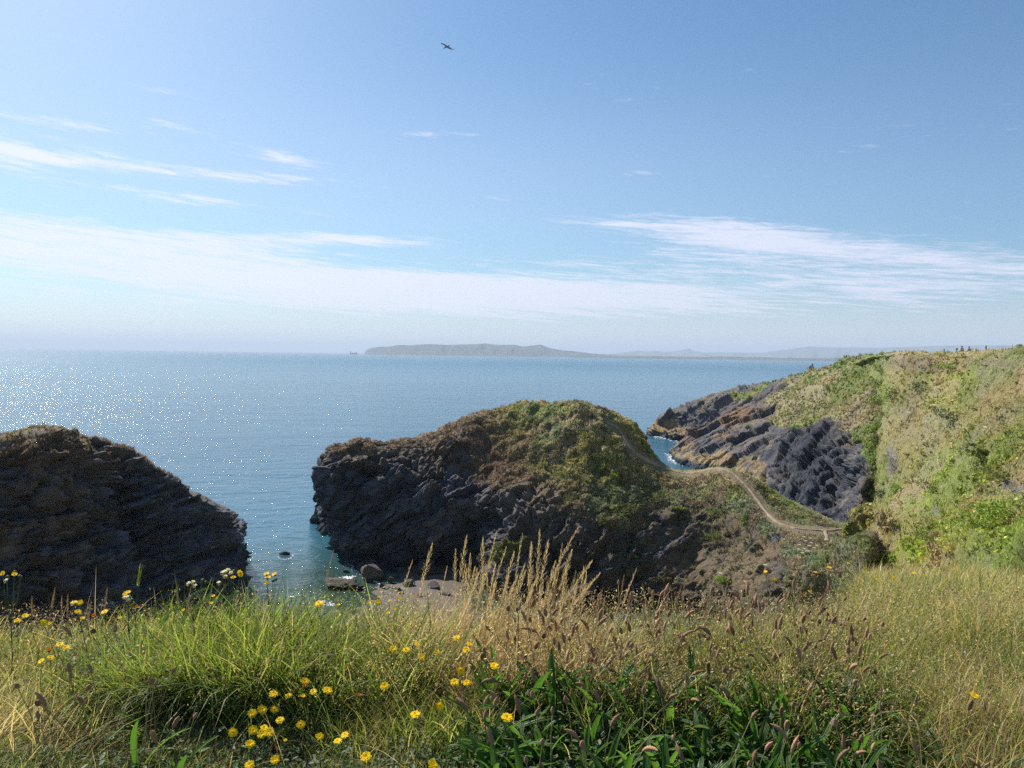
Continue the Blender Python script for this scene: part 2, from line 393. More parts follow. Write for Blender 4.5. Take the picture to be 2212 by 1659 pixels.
def rocky(P, strike, dip, big=2.6, seed=0, long=2.6, layer=0.28, fine=1.0):
    q = rot_strata(P, strike, dip)
    wv = np.stack([fbm(P*0.35+9, 3, seed=seed+5), fbm(P*0.35+31, 3, seed=seed+6), fbm(P*0.35+57, 3, seed=seed+7)], 1)
    q = q+wv*0.9
    f1, f2, r1, p1 = worley(q/np.array([big*long, big, big*0.75]), seed, True)
    g1, g2, r2, p2 = worley(q/np.array([big*0.42*long, big*0.42, big*0.28]), seed+40, True)
    h1, h2, r3, p3 = worley(q/np.array([big*0.17*long, big*0.17, big*0.12]), seed+60, True)
    crack = np.clip((f2-f1)*4, 0, 1)*0.5+np.clip((g2-g1)*4, 0, 1)*0.5
    lay = vnoise(np.stack([q[:, 0]*0.25, q[:, 1]*0.25, q[:, 2]/layer], 1), seed+3)
    d = (r1-0.5)*0.7+p1*1.25+((r2-0.5)*0.50+p2*0.85+(r3-0.5)*0.20+p3*0.45)*fine+(crack-0.5)*0.30+lay*0.16+fbm(P*2.6, 4, 0.65, seed=seed+8)*0.16
    return d, r1, r2, lay, crack
ROCK = dict(slate=(0.135, 0.142, 0.172), dark=(0.058, 0.064, 0.090), grey=(0.32, 0.30, 0.29), rust=(0.27, 0.15, 0.075), ochre=(0.36, 0.25, 0.11),
            brown=(0.225, 0.172, 0.118), soil=(0.29, 0.215, 0.125), heath=(0.215, 0.172, 0.13),
            dry=(0.42, 0.34, 0.20), olive=(0.25, 0.24, 0.075), green=(0.15, 0.205, 0.045), lime=(0.29, 0.37, 0.06), sage=(0.22, 0.25, 0.16))
K = {k: np.array(v) for k, v in ROCK.items()}

# ---- left cliff: the near bluff and the bedded buttress behind it
def disp_left(P, N, px, py, front):
    d, r1, r2, lay, cr = rocky(P, 0.2, 0.12, 1.7, 3, 3.0, 0.22)
    turf = sstep(N[:, 2]+fbm(P*0.5, 3)*0.25, 0.45, 0.75)
    D = d*0.75*(1-turf)+fbm(P*0.8, 4, seed=4)*0.35*turf+fbm(P*0.15, 2, seed=5)*0.8
    return D, dict(turf=turf, r1=r1, r2=r2, lay=lay, cr=cr)
def col_left(P, N, px, py, m, front):
    n = fbm(P*0.5, 4, seed=12)*0.5+0.5; n2 = fbm(P*2.0, 4, seed=13)*0.5+0.5
    c = lerp(K['dark']*1.2, K['slate']*1.25, np.clip(m['r2']*0.7+n2*0.5, 0, 1))
    c = lerp(c, K['brown']*0.85, sstep(n+(P[:, 2]-8)*0.04, 0.40, 0.85)*0.7)
    c = lerp(c, K['grey'], sstep(n2*m['cr'], 0.55, 0.8)*0.4); c = c*(0.85+0.5*m['cr'])[:, None]*(1+0.30*np.clip(m['lay'], -1, 1))[:, None]
    t = np.clip(m['turf']*sstep(P[:, 2]+n*3, 9, 12.5)+sstep(P[:, 2]+n*3, 14.2, 16.2)*0.8*front, 0, 1)
    v = lerp(K['heath'], np.array([0.27, 0.165, 0.125]), sstep(n2, 0.4, 0.6))
    v = lerp(v, K['olive']*0.8, sstep(n, 0.55, 0.75)*0.6); v = lerp(v, K['dry'], sstep(n2, 0.55, 0.75)*0.5)
    m['veg'] = t
    return lerp(c, v, t)
def lc(top, up, mid, base): return [top, up, mid, base]
cols = [[(-1900, 700, 22), (-1900, 1000, 20), (-1900, 1150, 19), (-1900, 1500, 18)],
        [(-800, 870, 34), (-800, 900, 32.5), (-800, 1100, 31), (-800, 1350, 30)],
        [(-300, 905, 41), (-300, 930, 39.5), (-300, 1100, 38), (-300, 1350, 36)],
        [(-110, 917, 43), (-110, 955, 41.5), (-110, 1110, 40), (-110, 1345, 38)],
        [(0, 930, 44), (0, 962, 42.5), (0, 1120, 41.5), (0, 1340, 39.5)],
        [(65, 918, 45), (68, 955, 43.5), (70, 1120, 42.3), (70, 1340, 41)],
        [(125, 913, 46), (128, 950, 44.6), (130, 1120, 43.6), (130, 1340, 42)],
        [(160, 928, 47), (168, 968, 45.8), (175, 1120, 44.8), (190, 1340, 43.5)],
        [(205, 955, 48.3), (208, 990, 47.3), (212, 1120, 46.5), (250, 1330, 45)],
        [(236, 984, 50), (238, 1005, 49.2), (235, 1110, 48.4), (285, 1320, 46.8)],
        [(250, 1002, 53), (250, 1012, 53), (238, 1110, 53), (292, 1320, 52)]]
L1 = land('near_cliff', cols, 300, 190, back=(14, 0.45))
finish(L1, disp_left, col_left, M_ROCK, 'dark rubbly near bluff of the left cliff with a brown turf cap', name='cliff')
cols = [[(40, 930, 53), (50, 960, 53), (60, 1100, 52), (60, 1330, 50)],
        [(180, 938, 54.5), (190, 962, 54), (200, 1100, 53), (205, 1325, 52)],
        [(232, 948, 55), (225, 970, 54.2), (225, 1100, 53.5), (232, 1322, 52.5)],
        [(280, 962, 56), (275, 990, 54.8), (270, 1110, 54), (262, 1320, 53)],
        [(335, 1000, 57), (325, 1035, 56), (330, 1130, 55.2), (320, 1320, 54)],
        [(400, 1040, 59), (392, 1080, 58), (390, 1160, 57.2), (380, 1320, 56)],
        [(448, 1080, 60.5), (440, 1115, 59.8), (440, 1190, 59), (440, 1320, 58)],
        [(495, 1117, 62), (485, 1160, 61.5), (487, 1220, 61), (490, 1330, 60)],
        [(519, 1155, 63.5), (515, 1190, 63.3), (518, 1250, 63), (560, 1330, 62)],
        [(521, 1200, 65), (524, 1225, 65), (535, 1262, 64.8), (588, 1300, 64.2)],
        [(516, 1190, 68), (520, 1220, 68), (528, 1255, 68), (580, 1290, 67)]]
def disp_butt(P, N, px, py, front):
    d, r1, r2, lay, cr = rocky(P, 0.25, 0.05+0.0, 1.3, 7, 3.6, 0.20)
    bend = 0.55*np.sin(P[:, 0]*0.14+1.5)
    q = P.copy(); q[:, 2] = P[:, 2]+bend*2-0.22*P[:, 0]*sstep(P[:, 0], -24, -16)+fbm(P*0.12, 2)*1.2
    lay2 = vnoise(np.stack([q[:, 0]*0.22, q[:, 1]*0.22, q[:, 2]/0.30], 1), 71)
    lay3 = vnoise(np.stack([q[:, 0]*0.7, q[:, 1]*0.7, q[:, 2]/0.16], 1), 72)
    turf = sstep(N[:, 2]+fbm(P*0.5, 3)*0.25, 0.5, 0.8)
    D = (d*0.30-0.2+lay2*0.72+lay3*0.26)*(1-0.8*turf)+fbm(P*0.2, 3, seed=5)*0.7
    m = dict(turf=turf*0.7, r1=r1, r2=np.clip(0.5+lay2*0.6, 0, 1), lay=lay2, cr=cr)
    return D, m
L2 = land('bedded_buttress', cols, 330, 230, back=(10, 0.4))
finish(L2, disp_butt, col_left, M_ROCK, 'dark buttress in thin flat beds beside the gap of open water', name='cliff')

# ---- the middle promontory with its saddle
PATH_PX = [(1310, 912, 86), (1335, 925, 85), (1350, 950, 83), (1372, 978, 82), (1405, 997, 83.2), (1440, 1013, 84), (1470, 1021, 84.8), (1500, 1021, 84.6), (1535, 1013, 83.8), (1562, 1014, 82.4),
           (1590, 1028, 80), (1612, 1050, 77.5), (1634, 1077, 74.5), (1655, 1106, 70.5), (1682, 1130, 67.2), (1722, 1142, 65), (1760, 1146, 63), (1795, 1146, 62.4), (1830, 1142, 62.5)]
PATH2_PX = [(1783, 1146, 62.6), (1786, 1158, 60.5), (1787, 1170, 58)]
def seg_dist(px, py, poly):
    d = np.full(px.shape, 1e9)
    for a, b in zip(poly[:-1], poly[1:]):
        ax, ay, bx, by = a[0], a[1], b[0], b[1]; L2_ = (bx-ax)**2+(by-ay)**2
        t = np.clip(((px-ax)*(bx-ax)+(py-ay)*(by-ay))/L2_, 0, 1)
        d = np.minimum(d, np.hypot(px-ax-t*(bx-ax), py-ay-t*(by-ay)))
    return d
cols = [
 [(684, 1045, 82), (683, 1052, 82), (682, 1075, 82), (686, 1095, 82), (700, 1120, 82), (735, 1168, 80)],
 [(700, 968, 79), (697, 985, 77.5), (686, 1050, 77), (692, 1092, 77), (712, 1140, 77), (752, 1200, 75)],
 [(745, 945, 78.5), (742, 962, 76.5), (738, 1040, 74.5), (738, 1110, 74.5), (755, 1180, 74), (785, 1236, 72)],
 [(850, 941, 79), (850, 965, 77), (850, 1040, 74), (850, 1120, 73.2), (855, 1190, 73.5), (862, 1264, 71)],
 [(905, 941, 80), (903, 966, 77.5), (900, 1035, 74), (895, 1115, 72), (893, 1180, 73), (900, 1275, 72.5)],
 [(1000, 906, 83), (990, 935, 79.5), (975, 1015, 75.5), (960, 1085, 71.2), (935, 1165, 70.5), (950, 1285, 74)],
 [(1080, 871, 86), (1070, 905, 82), (1050, 1000, 76), (1020, 1065, 71.5), (985, 1160, 71), (1000, 1312, 74)],
 [(1160, 861, 87.5), (1150, 900, 83), (1120, 1000, 76), (1085, 1065, 70.5), (1050, 1150, 69.5), (1035, 1325, 70)],
 [(1240, 861, 88), (1235, 900, 83.5), (1215, 1000, 76.5), (1180, 1075, 70), (1120, 1170, 65), (1075, 1330, 63)],
 [(1310, 875, 88), (1308, 915, 84), (1300, 1000, 77), (1290, 1085, 71), (1260, 1180, 65.5), (1240, 1336, 61)],
 [(1350, 905, 88), (1352, 945, 83.5), (1350, 1010, 77.5), (1350, 1085, 72), (1345, 1180, 66.5), (1340, 1336, 61)],
 [(1390, 940, 88), (1394, 970, 84), (1405, 1025, 80), (1420, 1090, 73.5), (1430, 1180, 67.5), (1430, 1336, 61)],
 [(1417, 985, 88), (1425, 1000, 85), (1450, 1042, 80), (1475, 1100, 74), (1490, 1190, 67.5), (1500, 1334, 60)],
 [(1450, 1011, 87), (1458, 1019, 85), (1490, 1060, 80), (1520, 1110, 74.5), (1540, 1190, 67), (1560, 1310, 58.5)],
 [(1500, 1017, 86), (1505, 1024, 84.5), (1540, 1065, 79), (1575, 1115, 73), (1600, 1190, 65), (1620, 1300, 55.5)],
 [(1560, 1009, 84.5), (1562, 1018, 82.5), (1600, 1065, 76.5), (1635, 1120, 70), (1665, 1190, 61.5), (1690, 1290, 52)],
 [(1625, 1030, 80), (1615, 1048, 78), (1645, 1092, 73), (1685, 1134, 67), (1720, 1190, 59), (1750, 1270, 50)],
 [(1690, 1076, 75), (1675, 1098, 72.5), (1700, 1122, 69), (1740, 1153, 63), (1760, 1195, 57), (1790, 1260, 49)],
 [(1750, 1106, 70), (1742, 1122, 67.5), (1755, 1138, 65), (1775, 1160, 61), (1790, 1200, 54.5), (1830, 1250, 46)],
 [(1812, 1136, 66), (1808, 1144, 64), (1803, 1155, 62), (1813, 1172, 59), (1840, 1200, 53), (1870, 1240, 44)],
 [(1905, 1118, 76), (1900, 1135, 73), (1900, 1155, 69), (1908, 1175, 65), (1918, 1205, 59), (1940, 1240, 51)]]
def disp_prom(P, N, px, py, front):
    d, r1, r2, lay, cr = rocky(P, 0.1, 0.62, 3.0, 21, 2.2, 0.35, 0.8)
    n = fbm(P*0.22, 4, seed=31)
    # where turf and scrub have a hold: the flat tops and the right-hand shoulder
    right = sstep(px+1.0*(py-950)*-1+n*150, 960, 1170)
    veg = np.clip(sstep(N[:, 2]+n*0.5, 0.50, 0.9)*0.6+right*0.8, 0, 1); veg = np.where(px < 1010, veg*sstep(-py+n*60, -1000, -950), veg)
    low = sstep(py-(1130-0.03*(px-1200))+n*70, -40, 50)*(px < 1800)
    veg = veg*(1-low*0.85*(px < 1690))
    veg = np.maximum(veg, sstep(px, 1560, 1640)*sstep(-py-0.0*px, -1165, -1125))
    rock2 = gblob(px, py, 1230, 1075, 150, 90, 0.0)+gblob(px, py, 1560, 1240, 90, 60)+0.8*gblob(px, py, 1480, 1180, 120, 90)
    veg = np.clip(veg-rock2*0.45*(n+0.7), 0, 1)
    veg = np.where(front, veg, sstep(N[:, 2]+n*0.4, 0.25, 0.7))
    pd = np.minimum(seg_dist(px, py, PATH_PX), seg_dist(px, py, PATH2_PX)); pm = np.where(front, 1-sstep(pd, 5, 15), 0)
    near_top = np.where(front, 0, sstep(px, 1380, 1450))
    edge = 1-sstep(px, 1380, 1440)*0.55
    ledge = np.where(veg > 0.5, fbm(P*0.55, 3, seed=35)*0.7, 0)
    D = ((d*(0.75+0.4*sstep(px, 800, 1100))-0.45)*(1-veg)+(-0.15+fbm(P*0.9, 4, 0.55, seed=33)*0.75+ledge*0.6)*veg+fbm(P*0.16, 3, seed=34)*1.1)*(1-pm)*(1-0.85*near_top)*edge
    return D, dict(veg=veg, r1=r1, r2=r2, lay=lay, cr=cr, pm=pm)
def col_prom(P, N, px, py, m, front):
    n = fbm(P*0.25, 4, seed=41)*0.5+0.5; n2 = fbm(P*1.3, 4, 0.6, seed=42)*0.5+0.5; n3 = fbm(P*0.55, 3, seed=43)*0.5+0.5
    c = lerp(K['dark'], K['slate'], np.clip(m['r2']*0.6+n2*0.6, 0, 1))
    c = lerp(c, K['grey'], sstep(m['r1']*0.4+n2*0.7, 0.58, 0.9)*0.5); c = c*(0.72+0.45*m['cr'])[:, None]
    rt = sstep(px, 1050, 1400)
    earth = lerp(K['brown']*0.9, np.array([0.23, 0.155, 0.075]), sstep(n3, 0.4, 0.65))
    c = lerp(c, earth, np.clip(rt*sstep(n2*0.6+n*0.5, 0.30, 0.62)*1.1+sstep(P[:, 2]+n*4, 9.5, 13)*0.8, 0, 0.9))
    tan_ = gblob(px, py, 1600, 1230, 90, 55)+gblob(px, py, 1180, 1060, 120, 60)*0.7
    c = lerp(c, K['soil'], np.clip(tan_*1.2*(0.4+n2), 0, 0.9))
    up = sstep(-(py-(1060-0.02*px)), -80, 60)
    v = lerp(K['heath'], K['sage']*0.9, sstep(n3, 0.45, 0.65)); v = lerp(v, K['olive'], sstep(n, 0.42, 0.6)*up)
    v = lerp(v, K['dry'], sstep(n2, 0.45, 0.7)*0.7*(0.4+0.6*up)); v = lerp(v, K['green'], sstep(fbm(P*0.4, 3, seed=44), 0.05, 0.45)*0.55); v = lerp(v, K['dry']*0.95, sstep(fbm(P*0.7, 4, seed=45), 0.0, 0.35)*0.55*up)
    v = lerp(v, K['heath']*np.array([0.92, 0.82, 0.85]), (1-sstep(px+(py-900)*-0.6, 1000, 1180))*0.9)
    gr = gblob(px, py, 1190, 885, 60, 22)+gblob(px, py, 1095, 1190, 45, 14, -0.65)*1.2+gblob(px, py, 1560, 1255, 40, 18)*1.2+gblob(px, py, 1700, 1085, 60, 25, 0.6)
    v = lerp(v, K['green']*1.2, np.clip(gr*0.6, 0, 1))
    v = v*np.array([1.3, 1.28, 1.2])*(0.75+0.5*n2)[:, None]
    vg = sstep(m['veg']+(n2-0.5)*0.5, 0.35, 0.6)
    vg = np.maximum(vg, np.clip(gblob(px, py, 1095, 1190, 50, 16, -0.65)*1.3, 0, 1))
    m['veg'] = vg
    c = lerp(c, v, vg)
    c = lerp(c, K['soil']*1.05, np.clip(m['pm']*0.8, 0, 1))
    wet = sstep(-P[:, 2]+fbm(P*0.8, 2), -1.6, -0.6); c = lerp(c, c*0.4, wet)
    return c
def steepen(c, k):
    f = c[-1][2]; return [(a, b, f+(Y-f)*k) for a, b, Y in c]
cols = [steepen(c, k) for c, k in zip(cols, [1, 1, 1, 1, 1, 0.9, 0.75]+[0.62]*9+[0.68, 0.75, 0.85, 0.95, 1])]
L3 = land('promontory', cols, 620, 330, back=(14, 0.40))
finish(L3, disp_prom, col_prom, M_ROCK, 'humped rocky promontory, dark to seaward and grassy on top, with a trodden saddle', name='promontory')

# ---- the far headland on the right
cols = [
 [(1397, 934, 206), (1397, 937, 205), (1397, 942, 203)],
 [(1437, 902, 200), (1438, 922, 197), (1440, 949, 190)],
 [(1488, 877, 198), (1490, 915, 190), (1490, 958, 181)],
 [(1578, 851, 195), (1580, 900, 182), (1590, 975, 165)],
 [(1668, 826, 190), (1670, 880, 172), (1680, 960, 150)],
 [(1722, 812, 182), (1730, 860, 160), (1740, 930, 140)],
 [(1790, 793, 168), (1800, 850, 147), (1810, 920, 125)],
 [(1850, 778, 152), (1860, 830, 135), (1870, 900, 115)],
 [(1920, 768, 140), (1930, 830, 118), (1940, 900, 100)]]
def disp_far(P, N, px, py, front):
    d, r1, r2, lay, cr = rocky(P, 0.0, 0.5, 4.6, 51, 4.0, 0.9, 0.55)
    n = fbm(P*0.09, 4, seed=52)
    veg = sstep((px-1610)/160-(py-835)/75*0.5+n*1.1, 0.0, 0.35)
    veg = np.where(front, veg, sstep(N[:, 2], 0.4, 0.8))
    D = d*1.7*(1-veg)+fbm(P*0.3, 4, seed=53)*0.9*veg+fbm(P*0.07, 2, seed=54)*1.5
    return D, dict(veg=veg, r1=r1, r2=r2, lay=lay, cr=cr)
def col_far(P, N, px, py, m, front):
    n = fbm(P*0.1, 4, seed=61)*0.5+0.5; n2 = fbm(P*0.5, 4, 0.6, seed=62)*0.5+0.5
    c = lerp(K['slate']*0.85, np.array([0.25, 0.215, 0.175]), sstep(m['r2']*0.5+n2*0.6, 0.35, 0.9)*(0.35+0.65*sstep(px-(py-900)*0.3, 1480, 1600)))
    c = lerp(c, K['brown']*1.35, sstep(n, 0.45, 0.7)*0.6)
    c = lerp(c, K['rust']*1.15, np.clip(gblob(px, py, 1595, 903, 40, 13, -0.45)*1.3*(0.5+n2)+sstep(m['lay']+n2*0.4, 0.75, 0.95)*0.5, 0, 0.85))
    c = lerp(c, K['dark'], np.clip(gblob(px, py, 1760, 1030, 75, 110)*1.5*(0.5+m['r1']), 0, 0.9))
    band = sstep(-P[:, 2]+fbm(P*0.25, 3)*1.8, -4.0, -2.6)*(px < 1660)
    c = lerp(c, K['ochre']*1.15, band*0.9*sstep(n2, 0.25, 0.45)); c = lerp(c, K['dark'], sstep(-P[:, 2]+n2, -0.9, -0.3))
    v = lerp(K['olive'], K['green']*1.2, sstep(n2, 0.4, 0.6)); v = lerp(v, K['dry'], sstep(n, 0.45, 0.65)*0.75); v = lerp(v, K['heath'], sstep(fbm(P*0.2, 3, seed=63), 0.15, 0.45)*0.7)
    vg = sstep(m['veg']+(n2-0.5)*0.7, 0.4, 0.6); m['veg'] = vg
    return lerp(c, v, vg)
L4 = land('outer_point', cols, 330, 150, back=(30, 0.35))
finish(L4, disp_far, col_far, M_ROCK, 'outer point of the far headland sloping in long rock ribs to the sea', name='headland')
cols = [
 [(1450, 981, 154), (1450, 981.5, 153.5), (1451, 983, 153), (1451, 985, 152.5), (1452, 987, 152)],
 [(1470, 962, 154), (1470, 970, 152), (1472, 980, 150), (1474, 990, 148), (1476, 998, 146.5)],
 [(1497, 941, 154), (1495, 958, 151), (1497, 975, 147), (1500, 992, 143.5), (1502, 1007, 141)],
 [(1560, 905, 156), (1560, 930, 150), (1560, 965, 142), (1560, 998, 136), (1562, 1022, 132.5)],
 [(1620, 874, 157), (1620, 908, 147), (1622, 955, 138), (1625, 1005, 129), (1630, 1045, 123)],
 [(1680, 852, 156), (1680, 890, 144), (1682, 945, 132), (1685, 1010, 120), (1690, 1080, 110)],
 [(1740, 838, 153), (1738, 880, 136), (1745, 925, 124), (1745, 1010, 111), (1752, 1105, 103)],
 [(1790, 822, 148), (1795, 870, 128), (1800, 915, 116), (1800, 1010, 105), (1800, 1128, 98)],
 [(1840, 805, 142), (1848, 860, 122), (1850, 903, 110), (1848, 1000, 100), (1835, 1122, 94)],
 [(1880, 795, 134), (1882, 860, 112), (1882, 905, 100), (1868, 1005, 91), (1850, 1115, 87)],
 [(1975, 785, 126), (1970, 860, 106), (1965, 920, 99), (1950, 1015, 93), (1925, 1110, 90)]]
def disp_cove(P, N, px, py, front):
    D, m = disp_far(P, N, px, py, front)
    d2, r1, r2, lay, cr = rocky(P, 0.3, 0.35, 3.6, 81, 2.0, 0.7, 0.6)
    n = fbm(P*0.12, 3, seed=83)
    veg = np.clip(sstep((px-1630)/150-(py-875)/70+n*1.1, 0.0, 0.4)+sstep(px+n*45-(py-1000)*-0.12, 1880, 1915)
                  +gblob(px, py, 1700, 913, 26, 9, -0.1)*1.6+gblob(px, py, 1790, 905, 70, 16, -0.3), 0, 1)
    veg = np.where(front, veg, sstep(N[:, 2], 0.4, 0.8)); m['veg'] = veg
    w = sstep(px, 1660, 1720); ribs = vnoise(np.stack([rot_strata(P, -0.4, 0.33)[:, 0]*0.05, P[:, 1]*0.05, rot_strata(P, -0.4, 0.33)[:, 2]/1.1], 1), 84)
    D = ((d2*1.7*w+(D*0.55+ribs*0.8)*(1-w))*(1-veg))+fbm(P*0.35, 4, seed=85)*0.9*veg+fbm(P*0.09, 2, seed=86)*1.3
    return D, m
L5 = land('cove_wall', cols, 400, 240, back=(16, 0.3))
finish(L5, disp_cove, col_far, M_ROCK, 'ribbed slate wall of the cove under the headland, yellow at the waterline', name='headland')

# ---- the grassy hillside on the right, running back to the clifftop path
cols = [
 [(1835, 790, 144), (1850, 860, 124), (1862, 960, 95), (1862, 1040, 90), (1856, 1100, 85), (1848, 1160, 70), (1846, 1228, 54)],
 [(1885, 772, 122), (1890, 850, 102), (1892, 960, 84), (1890, 1040, 77), (1888, 1100, 71), (1880, 1160, 62), (1875, 1235, 46.5)],
 [(1955, 763, 106), (1952, 850, 87), (1950, 950, 76), (1955, 1030, 69), (1960, 1090, 63), (1945, 1160, 55), (1930, 1248, 44)],
 [(2038, 766, 92), (2040, 850, 75), (2040, 950, 64), (2045, 1030, 56), (2045, 1090, 51), (2030, 1160, 45), (2020, 1255, 36.5)],
 [(2085, 762, 86), (2090, 850, 68), (2090, 950, 57), (2095, 1030, 49), (2095, 1090, 44), (2080, 1160, 39), (2065, 1258, 33)],
 [(2135, 759, 82), (2140, 850, 63), (2140, 950, 51), (2140, 1030, 44), (2140, 1090, 39), (2130, 1160, 34), (2110, 1260, 29)],
 [(2215, 756, 78), (2230, 850, 57), (2230, 950, 44), (2230, 1030, 37), (2230, 1090, 33), (2220, 1160, 28), (2200, 1260, 23)],
 [(2500, 744, 70), (2500, 850, 48), (2500, 950, 36), (2500, 1030, 30), (2500, 1090, 26), (2500, 1160, 22), (2500, 1262, 17)],
 [(3300, 702, 60), (3300, 800, 40), (3300, 930, 28), (3300, 1000, 23), (3300, 1080, 19), (3300, 1180, 16), (3300, 1290, 12)]]
def disp_hill(P, N, px, py, front):
    n = fbm(P*0.12, 4, seed=91); A = np.clip(P[:, 1]/60, 0.2, 0.9)
    rock = gblob(px, py, 2100, 945, 26, 40, 0.5)*1.1+gblob(px, py, 1905, 1010, 24, 90, -0.1)+gblob(px, py, 2190, 1060, 40, 14)+gblob(px, py, 1985, 1090, 30, 12)
    rock = np.clip(rock*(0.7+n), 0, 1)
    d, r1, r2, lay, cr = rocky(P, 0.3, 0.3, 1.6, 93, 2.0, 0.4)
    D = fbm(P*1.1, 4, 0.6, seed=99)*0.4*A+fbm(P*0.35, 5, 0.55, seed=92)*1.7*A+np.abs(fbm(P*0.22, 3, seed=98))*-1.6*A+fbm(P*0.08, 3, seed=94)*1.8*A*A+d*0.6*rock*A
    far = sstep(P[:, 1], 42, 78); D = (D*(1-0.62*far)-1.25*far)*sstep(P[:, 1], 4, 12)
    return D, dict(rock=rock, r2=r2)
def col_hill(P, N, px, py, m, front):
    n = fbm(P*0.16, 4, seed=95)*0.5+0.5; n2 = fbm(P*0.9, 5, 0.6, seed=96)*0.5+0.5
    st = fbm(np.stack([(px+py*0.9)*0.013, (py-px*0.25)*0.004, P[:, 2]*0.05], 1), 4, seed=97)*0.5+0.5
    v = lerp(K['olive']*1.05, K['dry']*0.9, sstep(st, 0.42, 0.62)); v = lerp(v, K['green']*1.1, sstep(n, 0.50, 0.62)*0.85)
    sw = fbm(np.stack([(P[:, 0]*0.8+P[:, 1]*0.25)*0.10, (P[:, 1]-P[:, 0]*0.4)*0.028, P[:, 2]*0.08], 1), 4, 0.6, seed=150)
    v = lerp(v, K['green']*1.4, sstep(sw, -0.08, 0.28)*0.8); v = lerp(v, np.array([0.36, 0.30, 0.17]), sstep(-sw, 0.12, 0.5)*0.5)
    lime = gblob(px, py, 2150, 1120, 110, 42, -0.2)+gblob(px, py, 1960, 1190, 90, 30, -0.4)+gblob(px, py, 2010, 1000, 40, 70, 0.3)*0.6+gblob(px, py, 2055, 800, 30, 10)+gblob(px, py, 1960, 1075, 25, 15)+gblob(px, py, 2000, 860, 40, 35)*0.5
    v = lerp(v, K['lime'], np.clip(lime*1.2*sstep(n2, 0.3, 0.6), 0, 0.9))
    dryb = gblob(px, py, 2150, 850, 90, 60, -0.5)+gblob(px, py, 2180, 960, 60, 50)+gblob(px, py, 2060, 1080, 60, 22, -0.3)
    v = lerp(v, np.array([0.34, 0.25, 0.14]), np.clip(dryb*0.9*sstep(n, 0.3, 0.6), 0, 0.85))
    v = lerp(v, K['sage']*1.05, np.clip(gblob(px, py, 2000, 920, 50, 60)*0.7+gblob(px, py, 2120, 1200, 70, 25)*0.9, 0, 0.7)*sstep(n2, 0.4, 0.6))
    v = lerp(v, K['heath']*0.9, np.clip(gblob(px, py, 1960, 775, 60, 16)*1.2+gblob(px, py, 1940, 860, 25, 60, 0.3)*0.7+gblob(px, py, 2120, 763, 70, 5), 0, 0.8))
    v = np.clip(v*np.array([1.24, 1.20, 0.98]), 0, 0.6); v = lerp(v, np.array([0.42, 0.37, 0.25]), sstep(fbm(P*0.3, 3, seed=140), 0.0, 0.3)*0.35*(py < 1080))
    r = lerp(K['soil']*0.9, K['grey'], m['r2'])
    rk = sstep(m['rock']+(n2-0.5)*0.8, 0.45, 0.7); m['veg'] = 1-rk
    return lerp(v, r, rk)
L6 = land('hillside', cols, 330, 330, back=(20, 0.5), below=True); L6.ck, L6.cb = 0.85, 0.1
finish(L6, disp_hill, col_hill, M_ROCK, 'long rough-grassed hillside on the right climbing to the clifftop path', name='hillside')

# ---- the near ground: flat verge, then the drop to the cove
def ground_z(x, y):
    x = np.asarray(x, float); y = np.asarray(y, float)
    ye = 4.60+0.10*np.sin(x*1.3+0.4)
    a = x/np.maximum(y, 0.5)
    s = lerp(1.5, 0.262, sstep(a, 0.30, 0.46))
    s0 = lerp(1.5, 0.262, sstep(x, 1.2, 2.2)); s = np.where(y < 4.6, s0, s)
    over = np.maximum(y-ye, 0); over = np.where(over < 0.8, over**2/1.6, over-0.4)
    P = np.stack([x.ravel(), y.ravel(), np.zeros(x.size)], 1)
    n = (fbm(P*0.9, 3, seed=101)*0.10+fbm(P*4, 3, seed=102)*0.03).reshape(x.shape)
    return 18.21+n*np.clip(1.2-over*0.1, 0.3, 1)-s*over
def make_ground():
    xs = np.concatenate([-np.geomspace(60, 4.2, 40), np.linspace(-4, 4, 120), np.geomspace(4.2, 60, 60)])
    ys = np.concatenate([np.linspace(-30, 1.5, 20), np.linspace(1.8, 6, 90), np.geomspace(6.2, 46, 70)])
    X, Y = np.meshgrid(xs, ys, indexing='ij'); Z = np.maximum(ground_z(X, Y), -3.5)
    V = np.stack([X, Y, Z], -1).reshape(-1, 3); a, b = X.shape; i = np.arange(a-1)[:, None]*b+np.arange(b-1)[None]
    Q = np.stack([i, i+b, i+b+1, i+1], -1).reshape(-1, 4)
    n = fbm(V*1.5, 4, seed=103)*0.5+0.5; n2 = fbm(V*12, 3, seed=104)*0.5+0.5
    c = lerp(np.array([0.10, 0.075, 0.045]), np.array([0.13, 0.12, 0.05]), n); c = lerp(c, K['dry']*0.6, sstep(n2, 0.5, 0.8)*0.6)
    far = sstep(V[:, 1], 5, 9); c = lerp(c, lerp(K['olive']*1.1, K['dry'], n), far)
    tag(mesh_np('ground', V, Q, M_GROUND, c, smooth=True), 'flat clifftop ground under the meadow, falling away to the cove', kind='structure')
make_ground()

